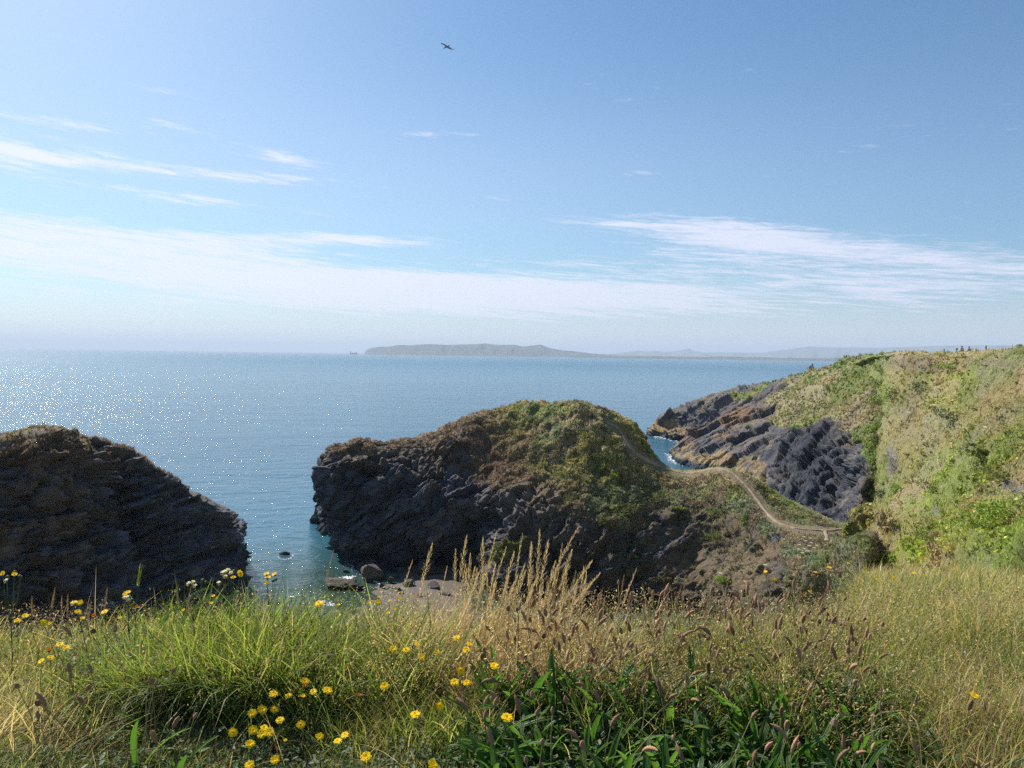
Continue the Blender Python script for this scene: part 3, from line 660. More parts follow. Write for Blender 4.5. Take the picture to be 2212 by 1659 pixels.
# ---- cove beach
def make_beach():
    xs = np.linspace(-17, 10, 90); ys = np.linspace(50, 76, 90); X, Y = np.meshgrid(xs, ys, indexing='ij')
    P = np.stack([X.ravel(), Y.ravel(), X.ravel()*0], 1)
    n = fbm(P*0.25, 4, seed=111).reshape(X.shape)
    Z = np.clip((X+10.8+n*1.5-(Y-64)*0.10)*0.06, -1.0, 0.24)*(1-sstep(X+n*2, -3.5, -1.0))-2*sstep(X+n*2, -3.5, -1.0)+fbm(P*1.2, 3, seed=112).reshape(X.shape)*0.10
    V = np.stack([X, Y, Z], -1).reshape(-1, 3); a, b = X.shape; i = np.arange(a-1)[:, None]*b+np.arange(b-1)[None]
    Q = np.stack([i, i+b, i+b+1, i+1], -1).reshape(-1, 4)
    wet = sstep(-V[:, 2]+fbm(P*2, 2)*0.1, -0.35, -0.05)
    c = lerp(np.array([0.125, 0.097, 0.078]), np.array([0.10, 0.085, 0.075]), wet)
    tag(mesh_np('beach', V, Q, M_BEACH, c, smooth=True), 'small brown sand beach in the shade at the foot of the promontory', kind='structure')
make_beach()

# ---- trodden path over the saddle
M_PATH = mat_col('trodden_earth', 0.95, 0.03, 6, 0.18, 3)
def make_path(name, poly, label, wid):
    """a strip laid on the promontory's smooth surface"""
    P = L3.P; sel = L3.front; Pf = P[sel]; px = L3.px[sel]; py = L3.py[sel]
    poly = np.array(poly, float); t = np.concatenate([[0], np.cumsum(np.hypot(*np.diff(poly[:, :2], axis=0).T))])
    tt = np.arange(0, t[-1], 2.0); q = np.stack([hermite(tt, t, poly[:, [k]])[:, 0] for k in range(2)], 1)
    c = []
    for a, b in q:
        d = (px-a)**2+(py-b)**2; k = np.argsort(d)[:6]; w = 1/(d[k]+0.3); c.append((Pf[k]*w[:, None]).sum(0)/w.sum())
    c = np.array(c)
    for _ in range(3): c[1:-1] = (c[:-2]+c[1:-1]*2+c[2:])/4
    tg = np.gradient(c, axis=0); tg[:, 2] = 0; tg /= np.linalg.norm(tg, axis=1)[:, None]; sd = np.stack([tg[:, 1], -tg[:, 0], tg[:, 0]*0], 1)
    w0 = wid*(0.45+0.55*sstep(np.arange(len(c)), 0, 60) if wid < 0.9 else 1.0)*(1+0.3*np.array([math.sin(i*0.23)+0.6*math.sin(i*0.61+1) for i in range(len(c))]))
    V = []; n = 9
    for j in range(n):
        u = (j/(n-1)*2-1); rg = 1+0.35*fbm(np.stack([np.arange(len(c))*0.35+50*np.sign(u), c[:, 0]*0, c[:, 0]*0], 1), 3, 0.7, seed=121)*abs(u)*2; p = c+sd*(u*w0*rg/2)[:, None]; z = []
        for r in p:
            d = (Pf[:, 0]-r[0])**2+(Pf[:, 1]-r[1])**2+0.15*(Pf[:, 2]-r[2])**2; k = np.argpartition(d, 5)[:5]; w = 1/(d[k]+0.02); z.append((Pf[k, 2]*w).sum()/w.sum())
        z = np.array(z); z[1:-1] = (z[:-2]+z[1:-1]+z[2:])/3
        p[:, 2] = z+0.10*(1-abs(u)**3)-0.02; V.append(p)
    V = np.stack(V, 1); a = len(c); i = np.arange(a-1)[:, None]*n+np.arange(n-1)[None]
    Q = np.stack([i, i+1, i+n+1, i+n], -1).reshape(-1, 4); V = V.reshape(-1, 3)
    col = lerp(np.array([0.38, 0.29, 0.19]), np.array([0.22, 0.17, 0.11]), fbm(V*1.5, 3, seed=120)*0.5+0.5)
    tag(mesh_np(name, V, Q[:, ::-1], M_PATH, col, smooth=True), label, kind='structure')
make_path('path', PATH_PX, 'narrow trodden earth path over the saddle to the top of the promontory', 0.36)
make_path('path', PATH2_PX, 'short worn earth gully leading down from the saddle path', 0.62)

# ---- far land
def ridge(name, pts, Y, depth, label, color, nx=260, rough=1.0, kind='structure', base=None):
    pts = np.array(pts, float); px = np.linspace(pts[0, 0], pts[-1, 0], nx); py = np.interp(px, pts[:, 0], pts[:, 1])
    k = np.ones(3)/3; pyp = np.pad(py, 1, 'edge'); py = np.convolve(pyp, k, 'valid')
    P = np.stack([px*0.05, px*0, px*0], 1); py = py+fbm(P*1.3, 4, 0.6, seed=131)*rough
    crest = W(px, py, np.full(nx, Y)); rows = []
    for f, zf in ((-1.0, -0.3), (-0.8, 0.10), (-0.55, 0.40), (-0.25, 0.80), (0, 1.0), (0.5, 0.6), (1.0, -0.3)):
        r = crest.copy(); r[:, 1] += f*depth; r[:, 0] *= (Y+f*depth)/Y
        r[:, 2] = crest[:, 2]*zf if zf > 0 else -4.0
        nz = fbm(np.stack([px*0.06, px*0+f*3, px*0], 1), 3, seed=133)
        r[:, 1] += nz*depth*0.25; r[:, 2] *= (1+0.25*nz*(0 < zf < 1)); rows.append(r)
    V = np.stack(rows, 1); S = np.swapaxes(hermite(np.linspace(0, 1, 30), np.linspace(0, 1, len(rows)), np.swapaxes(V, 0, 1)), 0, 1)
    a, b = S.shape[:2]; i = np.arange(a-1)[:, None]*b+np.arange(b-1)[None]; Q = np.stack([i, i+1, i+b+1, i+b], -1).reshape(-1, 4)
    V = S.reshape(-1, 3); n = fbm(V/np.array([Y*0.02]*3), 4, seed=134)*0.5+0.5
    c = lerp(np.array(color)*0.7, np.array(color)*1.5, n)
    return tag(mesh_np(name, V, Q, M_FAR, c, smooth=True), label, kind=kind)
ISLE = [(788, 762.2), (791, 757), (799, 752.2), (815, 749.5), (839, 749), (854, 745.5), (887, 746), (928, 743.3), (969, 745.2), (1022, 743.4), (1050, 742.5), (1075, 745), (1110, 744.6), (1132, 748.5), (1168, 744.8), (1187, 752), (1211, 756.5), (1247, 759.5), (1275, 763.5), (1330, 767)]
ridge('far_peninsula', ISLE, 8500, 500, 'long low hilly peninsula across the bay, pale blue in the haze', (0.06, 0.07, 0.065), rough=0.5)
MTN = [(1240, 768), (1310, 765.5), (1344, 762), (1375, 757), (1389, 760), (1407, 758), (1431, 760), (1461, 759), (1474, 755), (1483, 751.5), (1492, 755), (1500, 758.5), (1524, 762.5), (1557, 760.5), (1593, 762), (1644, 762), (1689, 756), (1749, 748.5), (1794, 750.5), (1854, 750), (1899, 752), (2000, 748), (2120, 746), (2260, 748), (2500, 745), (2900, 740)]
ridge('far_mountains', MTN, 16500, 1500, 'faint blue mountains with one sharp peak along the right horizon', (0.08, 0.09, 0.07), rough=0.5)
COAST = [(1240, 767.5), (1290, 768.4), (1400, 769.2), (1545, 770.8), (1553, 769.8), (1600, 771.6), (1628, 771), (1700, 773.2), (1770, 773.8), (1800, 772.6), (1830, 772.0), (1860, 772.2), (1900, 773.5), (2100, 774), (2500, 778)]
ridge('far_coast', COAST, 7600, 250, 'thin dark line of low wooded shore under the mountains', (0.05, 0.065, 0.04), rough=1.1)

# ---- the air
hz = bpy.data.materials.new('air'); hz.use_nodes = True; t = NT(hz.node_tree); t.n.clear()
pvn = t.node('ShaderNodeVolumePrincipled'); pvn.inputs['Color'].default_value = (0.70, 0.83, 1.0, 1)
pvn.inputs['Density'].default_value = 9.5e-5; pvn.inputs['Anisotropy'].default_value = 0.1
o = t.node('ShaderNodeOutputMaterial'); t.l.new(pvn.outputs[0], o.inputs['Volume'])
mb = MB(); x0, x1, y0, y1, z0, z1 = -31000, 31000, -3500, 31000, -6, 300
V = [(x, y, z) for x in (x0, x1) for y in (y0, y1) for z in (z0, z1)]
mb.add(V, [(0, 1, 3, 2), (4, 6, 7, 5), (0, 4, 5, 1), (2, 3, 7, 6), (0, 2, 6, 4), (1, 5, 7, 3)])
tag(mb.mesh('haze', hz), 'pale sea haze filling the air over the bay', kind='stuff')
# ---------------------------------------------------------------- grass and scrub as ground cover
def blades(root, az, lean, bend, length, width, col, seg=4, tip=None, twist=None):
    """curved tapering blades; lean = tilt at the root, bend = extra tilt by the tip (radians)"""
    n = len(root); az = np.asarray(az, float); s = np.linspace(0, 1, seg+1)
    th = np.asarray(lean)[:, None]+np.asarray(bend)[:, None]*s[None]**1.3
    ds = (np.asarray(length)/seg)[:, None]
    hx = np.concatenate([np.zeros((n, 1)), np.cumsum(np.sin(th[:, :-1])*ds, 1)], 1); hz_ = np.concatenate([np.zeros((n, 1)), np.cumsum(np.cos(th[:, :-1])*ds, 1)], 1)
    c, sn = np.cos(az)[:, None], np.sin(az)[:, None]
    P = root[:, None]+np.stack([hx*c, hx*sn, hz_], -1)
    tw = rng.uniform(0, math.pi, n) if twist is None else twist
    side = np.stack([np.cos(tw), np.sin(tw), np.zeros(n)], 1)
    w = np.asarray(width)[:, None]*(1-s[None]**2.2*0.93)*0.5
    A = P+side[:, None]*w[..., None]; B = P-side[:, None]*w[..., None]
    V = np.stack([A, B], 2).reshape(n, -1, 3); k = 2*(seg+1)
    q = np.array([[2*i, 2*i+1, 2*i+3, 2*i+2] for i in range(seg)])
    Q = (np.arange(n)[:, None, None]*k+q[None]).reshape(-1, 4)
    tipc = col if tip is None else tip
    C = col[:, None]+(tipc-col)[:, None]*np.repeat(s, 2)[None, :, None]
    return V.reshape(-1, 3), Q, C.reshape(-1, 3)

def scatter_land(L, name, n, size, label, wfun=None, per=5, up=0.6, wpx=0.9, seed=0, jit=0.25, lean=0.5, wind=(0.4, 0.0)):
    r = np.random.default_rng(seed); P = L.P; veg = L.masks['veg']
    d2 = ((P-CAMP)**2).sum(1); nu, nv = L.nu, L.nv
    S = L.P.reshape(nu, nv, 3); area = np.linalg.norm(np.cross(np.gradient(S, axis=0), np.gradient(S, axis=1)), axis=2).ravel()
    face = np.clip(((CAMP-P)*L.N2).sum(1)/np.sqrt(d2), 0.08, 1)
    w = area*np.clip(veg-0.25, 0, 1)/d2*(0.35+face)*np.where(L.front, 1, 0.12)*(P[:, 2] > 1.5)
    w *= 1-np.clip(L.masks.get('pm', np.zeros(len(P)))*1.15, 0, 1)
    if wfun is not None: w = w*wfun(P, L.px, L.py)
    w = w/w.sum(); k = r.choice(len(P), n, p=w)
    gu = np.gradient(S, axis=0).reshape(-1, 3)[k]; gv = np.gradient(S, axis=1).reshape(-1, 3)[k]; root = P[k]+gu*r.uniform(-0.5, 0.5, (n, 1))+gv*r.uniform(-0.5, 0.5, (n, 1))
    root -= L.N2[k]*0.04; dist = np.sqrt(d2[k])
    col = L.col[k]*(1+r.normal(0, jit, (n, 1)))*(1+r.normal(0, 0.06, (n, 3)))
    rep = lambda a: np.repeat(a, per, axis=0)
    m = n*per; root = rep(root)+r.normal(0, 1, (m, 3))*np.array([1, 1, 0])*rep(size*0.25*np.clip(dist/40, 0.25, 1.3)[:, None])
    ln = rep(size*r.uniform(0.5, 1.35, n))*r.uniform(0.5, 1.1, m)*np.clip(rep(dist)/45, 0.55, 1.3)
    az = r.uniform(-math.pi, math.pi, m); az = np.where(r.random(m) < wind[0], wind[1]+r.normal(0, 0.5, m), az)
    wd_ = rep(wpx*dist/788.0)*r.uniform(0.6, 1.5, m)
    le = np.abs(r.normal(0, lean, m)); be = np.abs(r.normal(0.3, 0.5, m))
    col = np.clip(rep(col)*(1+r.normal(0, 0.15, (m, 1))), 0.01, 0.7)
    V, Q, C = blades(root, az, le, be, ln, wd_, col, 2, np.clip(col*1.25, 0, 0.8))
    tag(mesh_np(name, V, Q, M_TURF, C), label, kind='stuff')
def scatter_scrub(L, name, n, size, label, wfun, leaves=12, seed=0, lift=0.4, tint=None, dscale=False):
    r = np.random.default_rng(seed); P = L.P; d2 = ((P-CAMP)**2).sum(1); nu, nv = L.nu, L.nv
    S = L.P.reshape(nu, nv, 3); area = np.linalg.norm(np.cross(np.gradient(S, axis=0), np.gradient(S, axis=1)), axis=2).ravel()
    w = area*wfun(P, L.px, L.py, L)*L.front*(P[:, 2] > 1.5)*(1-np.clip(L.masks.get('pm', np.zeros(len(P)))*1.8, 0, 1)); w = w/w.sum(); k = r.choice(len(P), n, p=w)
    c0 = P[k]+L.N2[k]*lift*size; sz = size*r.uniform(0.5, 1.4, n)*(np.clip(np.sqrt(d2[k])/38, 0.22, 1.5) if dscale else 1); m = n*leaves; rep = lambda a: np.repeat(a, leaves, axis=0)
    u = r.normal(0, 1, (m, 3)); u /= np.linalg.norm(u, axis=1)[:, None]
    c = rep(c0)+u*rep(sz)[:, None]*np.array([0.9, 0.9, 0.55])*r.uniform(0.5, 1, (m, 1))
    a = r.normal(0, 1, (m, 3)); a /= np.linalg.norm(a, axis=1)[:, None]; b = np.cross(a, u+r.normal(0, 0.5, (m, 3))); b /= np.linalg.norm(b, axis=1)[:, None]
    h = (rep(sz)*r.uniform(0.25, 0.55, m))[:, None]
    V = np.stack([c+a*h, c+b*h*0.5, c-a*h, c-b*h*0.5], 1).reshape(-1, 3); Q = np.arange(m*4).reshape(-1, 4)
    base = L.col[k] if tint is None else tint(r, n, L, k)
    C = np.repeat(np.clip(rep(base*(1+r.normal(0, 0.18, (n, 1))))*(1+r.normal(0, 0.2, (m, 1))), 0.01, 0.7), 4, axis=0)
    tag(mesh_np(name, V, Q, M_SCRUB, C), label, kind='stuff')

def tint_mix(*cols):
    cols = np.array(cols)
    return lambda r, n, L, k: cols[r.integers(0, len(cols), n)]
prom_edge = lambda P, px, py: 0.5+0.5*sstep(px, 900, 1050)
scatter_land(L3, 'turf_grass', 30000, 0.19, 'rough grass covering the top and shoulder of the promontory', prom_edge, seed=201, wpx=0.62, jit=0.22)
scatter_scrub(L3, 'heath_scrub', 11000, 0.16, 'low heather and thrift scrub on the side of the promontory',
              lambda P, px, py, L: np.clip(L.masks['veg'], 0, 1)*sstep(py-(900-0.0*px), -40, 90)+0.45*sstep(px, 1150, 1350)*sstep(fbm(P*0.45, 3, seed=211), -0.05, 0.25), seed=202,
              tint=lambda r, n, L, k: np.where((L.masks['veg'][k] < 0.35)[:, None], np.array([(0.16, 0.19, 0.07), (0.20, 0.22, 0.13), (0.22, 0.25, 0.07), (0.13, 0.14, 0.07)])[r.integers(0, 4, n)], L.col[k])*r.choice([0.6, 0.8, 1.05, 1.3], (n, 1)))
scatter_land(L1, 'turf_grass', 5200, 0.20, 'dry turf on the crest of the left cliff', lambda P, px, py: sstep(P[:, 2], 12.5, 14), seed=203, wpx=0.8)
scatter_scrub(L1, 'heath_scrub', 5200, 0.11, 'small dark plants rooted in the left cliff face', lambda P, px, py, L: 0.35+0.65*sstep(P[:, 2], 11, 14), seed=204,
              tint=lambda r, n, L, k: np.array([(0.09, 0.085, 0.085), (0.07, 0.07, 0.07), (0.13, 0.12, 0.12)])[r.integers(0, 3, n)]*(1-sstep(L.P[k, 2], 11.5, 14))[:, None]+np.array([(0.20, 0.14, 0.10), (0.16, 0.13, 0.08), (0.25, 0.19, 0.12)])[r.integers(0, 3, n)]*sstep(L.P[k, 2], 11.5, 14)[:, None])
scatter_land(L2, 'turf_grass', 1800, 0.18, 'dry turf tufts along the top of the bedded buttress', None, seed=205, wpx=0.8)
scatter_land(L4, 'turf_grass', 2500, 0.45, 'green turf on the back of the far headland', None, seed=206, wpx=1.0)
scatter_land(L5, 'turf_grass', 5500, 0.32, 'turf and scrub over the top of the cove wall', None, seed=207, wpx=1.0)
scatter_land(L6, 'hillside_grass', 42000, 0.33, 'long wind-combed grass covering the right hillside', None, seed=208, wpx=0.62, lean=0.75, wind=(0.7, 0.5), per=4, jit=0.12)
scatter_scrub(L6, 'hillside_scrub', 5500, 0.22, 'bracken and bramble patches in the hillside grass',
              lambda P, px, py, L: (0.15+sstep(fbm(P*0.18, 3, seed=209), 0.0, 0.25))*L.masks['veg']*np.clip(40/np.linalg.norm(P-CAMP, axis=1), 0.3, 3.5)**2*sstep(P[:, 1], 8, 12), seed=210, dscale=True, tint=lambda r, n, L, k: L.col[k]*r.choice([0.75, 0.9, 1.05, 1.2], (n, 1))*(1+r.normal(0, 0.06, (n, 3))))

# ---- the foreground meadow
def fx(px, Y): return (np.asarray(px, float)-CX)/FPX*np.asarray(Y, float)
def clumps(r, ncl, nb, px0, px1, y0, y1, h, w, col, spread=0.05, lean=0.25, bend=0.7, wind=None, windp=0.4, hj=0.3, colj=0.15, tip=1.2, straw=0.1, strawc=(0.38, 0.30, 0.15), ypow=1.0, hfun=None, nomask=False):
    px = r.uniform(px0, px1, ncl)+r.normal(0, 55, ncl); Y = y0+(y1-y0)*r.random(ncl)**ypow; x = fx(px, Y)
    keep = ~((px > 220) & (px < 640) & (Y > 3.05) & (Y < 3.78) & (r.random(ncl) < (0.0 if nomask else 0.86)))
    px, Y, x = px[keep], Y[keep], x[keep]; ncl = len(px)
    hc = h*(1+r.normal(0, hj*0.5, ncl))
    hc = hc*(1+0.42*fbm(np.stack([x*2.2, Y*2.2, x*0], 1), 3, 0.6, seed=77))
    if hfun is not None: hc = hc*hfun(px, Y)
    cc = np.array(col)[r.integers(0, len(col), ncl)]*(1+r.normal(0, colj, (ncl, 1)))
    m = ncl*nb; rep = lambda a: np.repeat(a, nb, axis=0)
    ox, oy = r.normal(0, spread, m), r.normal(0, spread, m)
    rx, ry = rep(x)+ox, rep(Y)+oy; root = np.stack([rx, ry, ground_z(rx, ry)-0.01], 1)
    az = np.arctan2(oy, ox)+r.normal(0, 0.7, m)
    if wind is not None: k = r.random(m) < windp; az = np.where(k, wind+r.normal(0, 0.45, m), az)
    le = np.abs(r.normal(lean, lean*0.6, m)); be = np.abs(r.normal(bend, bend*0.5, m))
    ln = rep(hc)*r.uniform(0.45, 1.12, m)*(1+0.25*le)
    brk = r.random(m) < 0.08; le = np.where(brk, r.uniform(0.7, 1.4, m), le)
    c = rep(cc)*np.clip(1+r.normal(0, 0.24, (m, 1)), 0.35, 1.7); sc = r.random(m) < straw
    c = np.where(sc[:, None], np.array(strawc)*(1+r.normal(0, 0.2, (m, 1))), c); c = np.clip(c, 0.01, 0.7)
    wd_ = w*r.uniform(0.5, 1.4, m)
    return blades(root, az, le, be, ln, wd_, c, 4, np.clip(c*tip, 0, 0.8))
def merge(parts):
    V, Q, C, n = [], [], [], 0
    for v, q, c in parts: V.append(v); Q.append(q+n); C.append(c); n += len(v)
    return np.concatenate(V), np.concatenate(Q), np.concatenate(C)
G1 = [(0.13, 0.20, 0.035), (0.18, 0.235, 0.045), (0.11, 0.165, 0.035), (0.22, 0.25, 0.06)]
G2 = [(0.08, 0.13, 0.035), (0.06, 0.11, 0.035), (0.10, 0.145, 0.04)]
OL = [(0.27, 0.26, 0.08), (0.21, 0.23, 0.07), (0.34, 0.29, 0.12)]
ST = [(0.49, 0.375, 0.225), (0.40, 0.295, 0.17), (0.60, 0.48, 0.32), (0.27, 0.185, 0.11)]
BR = [(0.25, 0.16, 0.08), (0.20, 0.13, 0.07), (0.30, 0.21, 0.11)]
r = np.random.default_rng(300)
back_low = lambda px, Y: 1.0-0.25*sstep(Y, 4.3, 4.9)
V, Q, C = merge([
    clumps(r, 170, 32, 330, 900, 3.75, 4.75, 0.39, 0.0078, G1, 0.06, 0.28, 0.9, wind=-0.2, windp=0.4, hfun=back_low),
    clumps(r, 90, 34, 230, 700, 3.80, 4.0, 0.40, 0.0075, G1, 0.05, 0.45, 1.2, wind=-1.7, windp=0.65, tip=1.1, nomask=True),
    clumps(r, 90, 26, 600, 1000, 3.4, 4.0, 0.24, 0.005, G1+OL, 0.06, 0.4, 0.8),
    clumps(r, 90, 26, -250, 400, 3.6, 4.7, 0.26, 0.0048, OL+G1, 0.06, 0.3, 0.9),
    clumps(r, 220, 22, 1000, 2500, 3.6, 4.9, 0.27, 0.005, OL+G1, 0.07, 0.35, 0.8),
    clumps(r, 240, 14, -300, 2500, 3.0, 4.6, 0.15, 0.005, G2+OL, 0.08, 0.5, 0.9)])
tag(mesh_np('green_grass', V, Q, M_GRASS, C), 'lush green grass arching over the clifftop edge', kind='stuff')
V, Q, C = merge([
    clumps(r, 230, 26, 840, 1350, 3.8, 4.8, 0.33, 0.0050, ST, 0.07, 0.38, 0.9, wind=0.2, windp=0.25, tip=1.15, straw=0, hfun=back_low),
    clumps(r, 210, 22, 1250, 1950, 3.75, 4.9, 0.30, 0.0050, ST[:2]+OL+G1+G1, 0.08, 0.5, 0.9, wind=0.3, windp=0.3, straw=0, hfun=back_low),
    clumps(r, 280, 22, 1650, 2550, 3.5, 5.0, 0.30, 0.0056, ST[:2]+OL+OL+G1+G1+G1, 0.08, 0.6, 1.0, wind=0.5, windp=0.35, straw=0.2),
    clumps(r, 150, 24, 2050, 2550, 3.1, 3.8, 0.30, 0.0046, ST[:2]+BR+OL+G1, 0.07, 0.5, 0.9, wind=0.5, windp=0.5, straw=0.1),
    clumps(r, 150, 26, -300, 380, 3.75, 4.8, 0.24, 0.0042, BR[:2]+ST[:1]+OL+OL+G1+G1, 0.07, 0.35, 0.9, wind=0.3, windp=0.4, straw=0.1),
    clumps(r, 120, 24, 600, 1300, 3.55, 4.1, 0.20, 0.0036, ST+OL, 0.07, 0.5, 0.9, straw=0.2),
    clumps(r, 60, 40, -260, 230, 3.35, 3.75, 0.30, 0.0042, [(0.44, 0.36, 0.22), (0.38, 0.31, 0.19)], 0.07, 1.25, 0.35, wind=-0.15, windp=0.85, straw=0),
    clumps(r, 90, 8, -200, 2500, 3.2, 4.6, 0.34, 0.0034, ST, 0.10, 0.6, 0.5, straw=0)])
tag(mesh_np('dry_grass', V, Q, M_GRASS, C), 'fine straw-coloured grass bleached by summer', kind='stuff')
V, Q, C = merge([
    clumps(r, 900, 24, -200, 1150, 2.75, 3.75, 0.065, 0.0040, G2+[(0.16, 0.20, 0.08), (0.14, 0.19, 0.06)], 0.05, 0.7, 0.8, straw=0.18),
    clumps(r, 420, 30, -300, 520, 2.8, 3.5, 0.11, 0.0040, [(0.16, 0.20, 0.08), (0.20, 0.23, 0.11), (0.13, 0.18, 0.05)], 0.06, 0.8, 0.9, wind=-0.3, windp=0.5, straw=0.2, nomask=True),
    clumps(r, 420, 20, 900, 2500, 2.75, 3.75, 0.075, 0.0045, G2, 0.06, 0.6, 0.8, straw=0.12),
    clumps(r, 160, 18, 560, 1000, 2.9, 3.6, 0.10, 0.0045, G2+OL, 0.05, 0.4, 0.9, straw=0.25)])
tag(mesh_np('turf', V, Q, M_GRASS, C), 'short trodden turf along the front of the meadow', kind='stuff')
# seeds and flecks of chaff caught in the straw
def flecks(n, px0, px1, y0, y1, z0, z1, size, cols, seed):
    r = np.random.default_rng(seed); Y = r.uniform(y0, y1, n); px = r.uniform(px0, px1, n)+r.normal(0, 50, n); x = fx(px, Y)
    c = np.stack([x, Y, ground_z(x, Y)+z0+(z1-z0)*r.beta(2.2, 1.6, n)], 1); u = r.normal(0, 1, (n, 3))+np.array([0.3, 0, 0.8]); u /= np.linalg.norm(u, axis=1)[:, None]
    v = np.cross(u, r.normal(0, 1, (n, 3))); v /= np.linalg.norm(v, axis=1)[:, None]; s = size*r.uniform(0.5, 1.5, (n, 1))
    V = np.stack([c-u*s, c+v*s*0.28, c+u*s, c-v*s*0.28], 1).reshape(-1, 3); Q = np.arange(n*4).reshape(-1, 4)
    C = np.array(cols)[r.integers(0, len(cols), n)]*(1+r.normal(0, 0.25, (n, 1)))
    return V, Q, np.repeat(np.clip(C, 0.01, 0.75), 4, axis=0)
V, Q, C = merge([flecks(22000, 820, 1900, 3.6, 4.9, 0.08, 0.36, 0.0075, ST+BR+[(0.7, 0.6, 0.42)], 320), flecks(15000, 1750, 2550, 3.3, 5.2, 0.06, 0.36, 0.0075, ST+OL+BR, 321),
                 flecks(9000, 1700, 2550, 4.9, 8, 0.1, 0.38, 0.010, ST+BR+OL, 324), flecks(7000, -250, 420, 3.6, 4.8, 0.05, 0.30, 0.007, BR+ST, 322), flecks(5000, 350, 900, 3.5, 4.7, 0.1, 0.40, 0.007, [(0.3, 0.36, 0.08)]+ST, 323)])
tag(mesh_np('grass_seed', V, Q, M_GRASS, C), 'pale chaff and seed heads caught among the straw', kind='stuff')
# meadow running on to the right behind the crest
V, Q, C = merge([
    clumps(r, 520, 22, 1650, 2600, 4.9, 7.5, 0.32, 0.0060, ST[:2]+OL+OL+G1+G1, 0.10, 0.4, 0.8, wind=0.5, windp=0.5, straw=0.3),
    clumps(r, 620, 20, 1720, 2600, 7.0, 13, 0.36, 0.010, OL+OL+ST[:1]+G1+G1, 0.16, 0.4, 0.8, wind=0.5, windp=0.5, straw=0.3),
    clumps(r, 420, 18, 1800, 2500, 12, 24, 0.42, 0.020, OL+G1+ST, 0.25, 0.4, 0.8, wind=0.5, windp=0.5, straw=0.3)])
tag(mesh_np('dry_grass', V, Q, M_GRASS, C), 'mixed straw and olive grass where the meadow meets the right hillside', kind='stuff')
# small round-leaved herbs near the ground
def herbs(n, px0, px1, y0, y1, z0, z1, size, cols, seed):
    r = np.random.default_rng(seed); px = r.uniform(px0, px1, n); Y = r.uniform(y0, y1, n); x = fx(px, Y); z = ground_z(x, Y)+r.uniform(z0, z1, n)
    c = np.stack([x, Y, z], 1); az = r.uniform(0, 6.28, n); ti = r.normal(0, 0.5, n); h = size*r.uniform(0.5, 1.4, n)
    a = np.stack([np.cos(az)*np.cos(ti), np.sin(az)*np.cos(ti), np.sin(ti)], 1); b = np.cross(a, np.array([0, 0, 1.0])+r.normal(0, 0.25, (n, 3))); b /= np.linalg.norm(b, axis=1)[:, None]
    h = h[:, None]; V = np.stack([c-a*h, c-a*h*0.35+b*h*0.42, c+a*h*0.4+b*h*0.40, c+a*h, c+a*h*0.4-b*h*0.40, c-a*h*0.35-b*h*0.42], 1)
    V[:, 1:3, 2] += h*0.12; V[:, 4:6, 2] += h*0.12
    V = V.reshape(-1, 3); i = np.arange(n)[:, None, None]*6; Q = (i+np.array([[0, 1, 2, 3], [0, 3, 4, 5]])[None]).reshape(-1, 4)
    cc = np.array(cols)[r.integers(0, len(cols), n)]*(1+r.normal(0, 0.2, (n, 1)))
    return V, Q, np.repeat(np.clip(cc, 0.01, 0.6), 6, axis=0)
V, Q, C = merge([herbs(5200, 500, 1250, 2.7, 3.6, 0.0, 0.07, 0.014, [(0.06, 0.10, 0.035), (0.09, 0.14, 0.05), (0.13, 0.16, 0.10)], 310),
                 herbs(3000, 1050, 2500, 2.7, 3.7, 0.0, 0.10, 0.020, [(0.05, 0.10, 0.03), (0.07, 0.13, 0.035)], 311),
                 herbs(2600, 120, 420, 3.8, 4.4, 0.05, 0.24, 0.011, [(0.12, 0.19, 0.05), (0.15, 0.2, 0.05)], 312),
                 herbs(500, 60, 600, 2.8, 3.5, 0.0, 0.08, 0.018, [(0.07, 0.13, 0.03)], 313)])
tag(mesh_np('low_herbs', V, Q, mat_leaf('herb_leaves', trans=0.3), C), 'low clover and herb leaves between the grass tufts', kind='stuff')

# ---------------------------------------------------------------- plantain plants
M_PL = [mat_leaf('plantain_leaf', (0.072, 0.160, 0.028), 0.5, 0.38, 0.5, var=0.45)]
def vein_leaf(m):
    t = NT(m.node_tree); p = [n for n in t.n if n.type == 'BSDF_PRINCIPLED'][0]; tr = [n for n in t.n if n.type == 'BSDF_TRANSLUCENT'][0]
    g = t.node('ShaderNodeTexCoord').outputs['Object']; sx = t.node('ShaderNodeSeparateXYZ'); t.put(sx.inputs[0], g)
    st = t.m('SINE', t.m('MULTIPLY', sx.outputs[1], 1150.0)); bp = t.node('ShaderNodeBump'); bp.inputs['Distance'].default_value = 0.0012; t.put(bp.inputs['Height'], st); t.l.new(bp.outputs[0], p.inputs['Normal'])
    bl = t.rng(t.noise(g, 22, 5, 0.7), 0.57, 0.68); dk = t.rng(st, -1, 1, 0.80, 1.12, False); cc = t.node('ShaderNodeCombineXYZ')
    for i in range(3): t.put(cc.inputs[i], dk)
    for sock in (p.inputs['Base Color'], tr.inputs[0]):
        src = sock.links[0].from_socket; c = t.mix(t.m('MULTIPLY', bl, 0.55), src, (0.26, 0.20, 0.06, 1)); c = t.mix(1.0, c, cc.outputs[0], 'MULTIPLY'); t.put(sock, c)
vein_leaf(M_PL[0])
M_STALK = mat_plain('plant_stalk', (0.30, 0.25, 0.11), 0.7)
M_GSTEM = mat_leaf('green_stem', (0.12, 0.16, 0.05), 0.2)
M_SEED = mat_plain('brown_seed_head', (0.31, 0.175, 0.095), 0.9, var=0.45, vscale=160)
